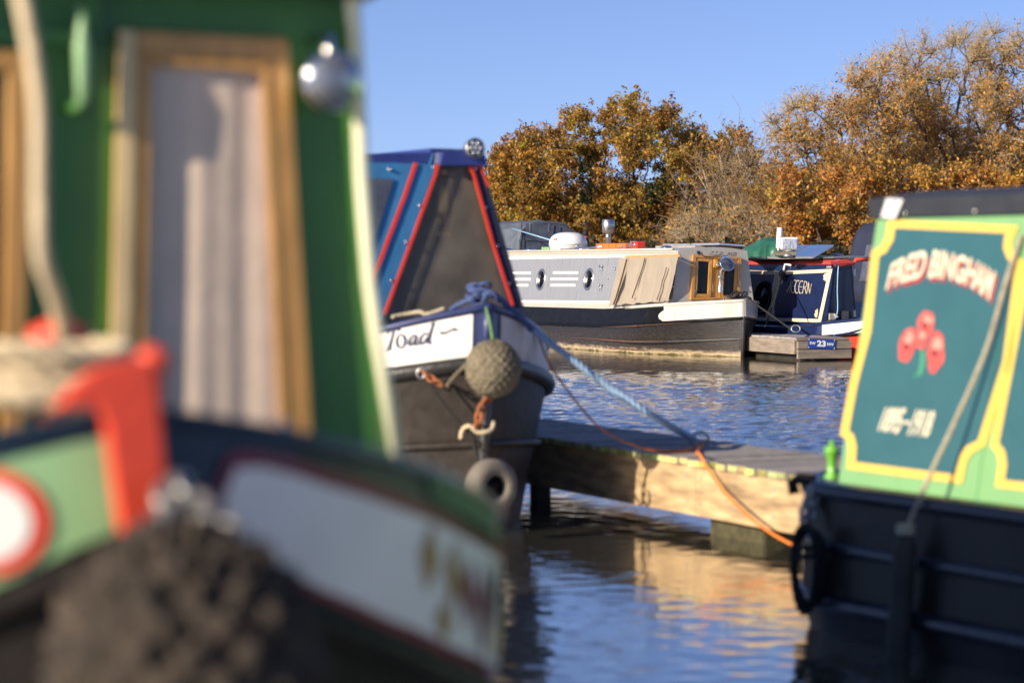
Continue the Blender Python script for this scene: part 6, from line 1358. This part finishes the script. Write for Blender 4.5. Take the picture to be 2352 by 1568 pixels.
tree('tawny spreading oak with long bare limbs between the thicket and the tall tree', [(1690, 430), (1710, 360), (1732, 325), (1778, 255), (1800, 250), (1829, 218), (1859, 214), (1885, 200), (1910, 176), (1940, 150), (1965, 132), (1998, 118), (2038, 118), (2060, 140), (2090, 200), (2130, 280)], 84, 3.4, 2010, 300, 15, 135, .62, OAK2, seed=21, lsize=.092, trunk_r=.3, twig_m='twig_grey', sparse_top=topD, twr=.012, bias=.45)
tree('tall thinly leaved oak with bare grey twigs on top, above the green cabin', [(2010, 200), (2040, 130), (2064, 92), (2100, 96), (2133, 74), (2170, 82), (2207, 60), (2240, 72), (2280, 54), (2300, 80), (2330, 150)], 88, 3.2, 2190, 240, 16, 85, .60, OAK2, seed=22, lsize=.09, trunk_r=.3, twig_m='twig_grey', sparse_top=topD, twr=.010, bias=.4, tw_len=1.15)
tree('rightmost tall sparse oak running out of the right edge of the view', [(2255, 180), (2285, 100), (2316, 64), (2345, 70), (2400, 55), (2460, 90), (2520, 160)], 85, 3.2, 2385, 170, 14, 90, .6, OAK2, seed=23, lsize=.095, trunk_r=.3, twig_m='twig_grey', sparse_top=topD, twr=.010, bias=.4, tw_len=1.1)
tree('low orange leaved oak growth beneath the tall trees, behind the navy hooded boat', [(1765, 470), (1800, 400), (1860, 380), (1930, 390), (2010, 370), (2080, 390), (2180, 380), (2280, 400), (2400, 390)], 79, 1.6, 2050, 150, 8, 180, .55, OAK2, seed=31, lsize=.12, trunk_r=.15, twig_m='twig_grey', fork=.15)
tree('bare pale twigged thicket leaning between the broad oak and the tawny oak', [(1545, 520), (1570, 470), (1590, 400), (1620, 360), (1650, 330), (1690, 315), (1720, 330), (1745, 345), (1775, 380), (1800, 440)], 80, 2.0, 1680, 75, 5, 0, .62, OAK, seed=41, bark_m='twig_grey', twig_m='twig_brown', trunk_r=.14, name='bare_shrub', cat='shrub', group=None, fork=.12, tw_len=1.9, twr=.013)
tree('low bare bush with pale twigs in front of the thicket, left of the green tarpaulin', [(1530, 570), (1560, 520), (1600, 490), (1640, 500), (1700, 470), (1760, 480), (1790, 520)], 74, 1.2, 1660, 50, 14, 14, .5, OAK2, seed=43, bark_m='twig_grey', twig_m='twig_grey', trunk_r=.08, name='bare_shrub', cat='shrub', group=None, fork=.1, tw_len=1.2, twr=.008)
# scrubby wood far behind that closes the gaps between the trees
rng = np.random.default_rng(77)
def scrub(n, Y0, Y1, x0, x1, topf, size, pal, name, m, label=None):
    Y = rng.uniform(Y0, Y1, n); px = rng.uniform(x0, x1, n); top = topf(px) + 10 * np.sin(px / 17) + 7 * np.sin(px / 7.3 + 1); py = top + (612 - top) * rng.random(n) ** .8
    P = np.stack([(px - 1176) / FPX * Y, Y, CAM_H + (610 - py) / FPX * Y], -1); cols = palette(n, rng, pal, 1.0); V, F, T_ = leaves_np(P, size, cols, rng); np_mesh(name, V, F, m, None, tint=T_, kind='stuff', label=label, cat='undergrowth')
scrub(60000, 106, 128, 700, 2900, lambda x: np.interp(x, [700, 1100, 1250, 1600, 1750, 2000, 2400, 2900], [470, 450, 430, 440, 420, 330, 290, 300]), .42, [(.07, .045, .03), (.10, .065, .04), (.05, .04, .025), (.12, .07, .05)], 'far_woodland', 'autumn_leaf', 'dull brown woodland seen through gaps behind the autumn trees')
scrub(26000, 68, 76, 700, 2900, lambda x: np.full_like(x, 560.), .22, [(.05, .05, .02), (.10, .06, .02), (.03, .035, .015), (.16, .09, .03)], 'undergrowth', 'autumn_leaf', 'dark brambles and undergrowth along the bank below the trees')
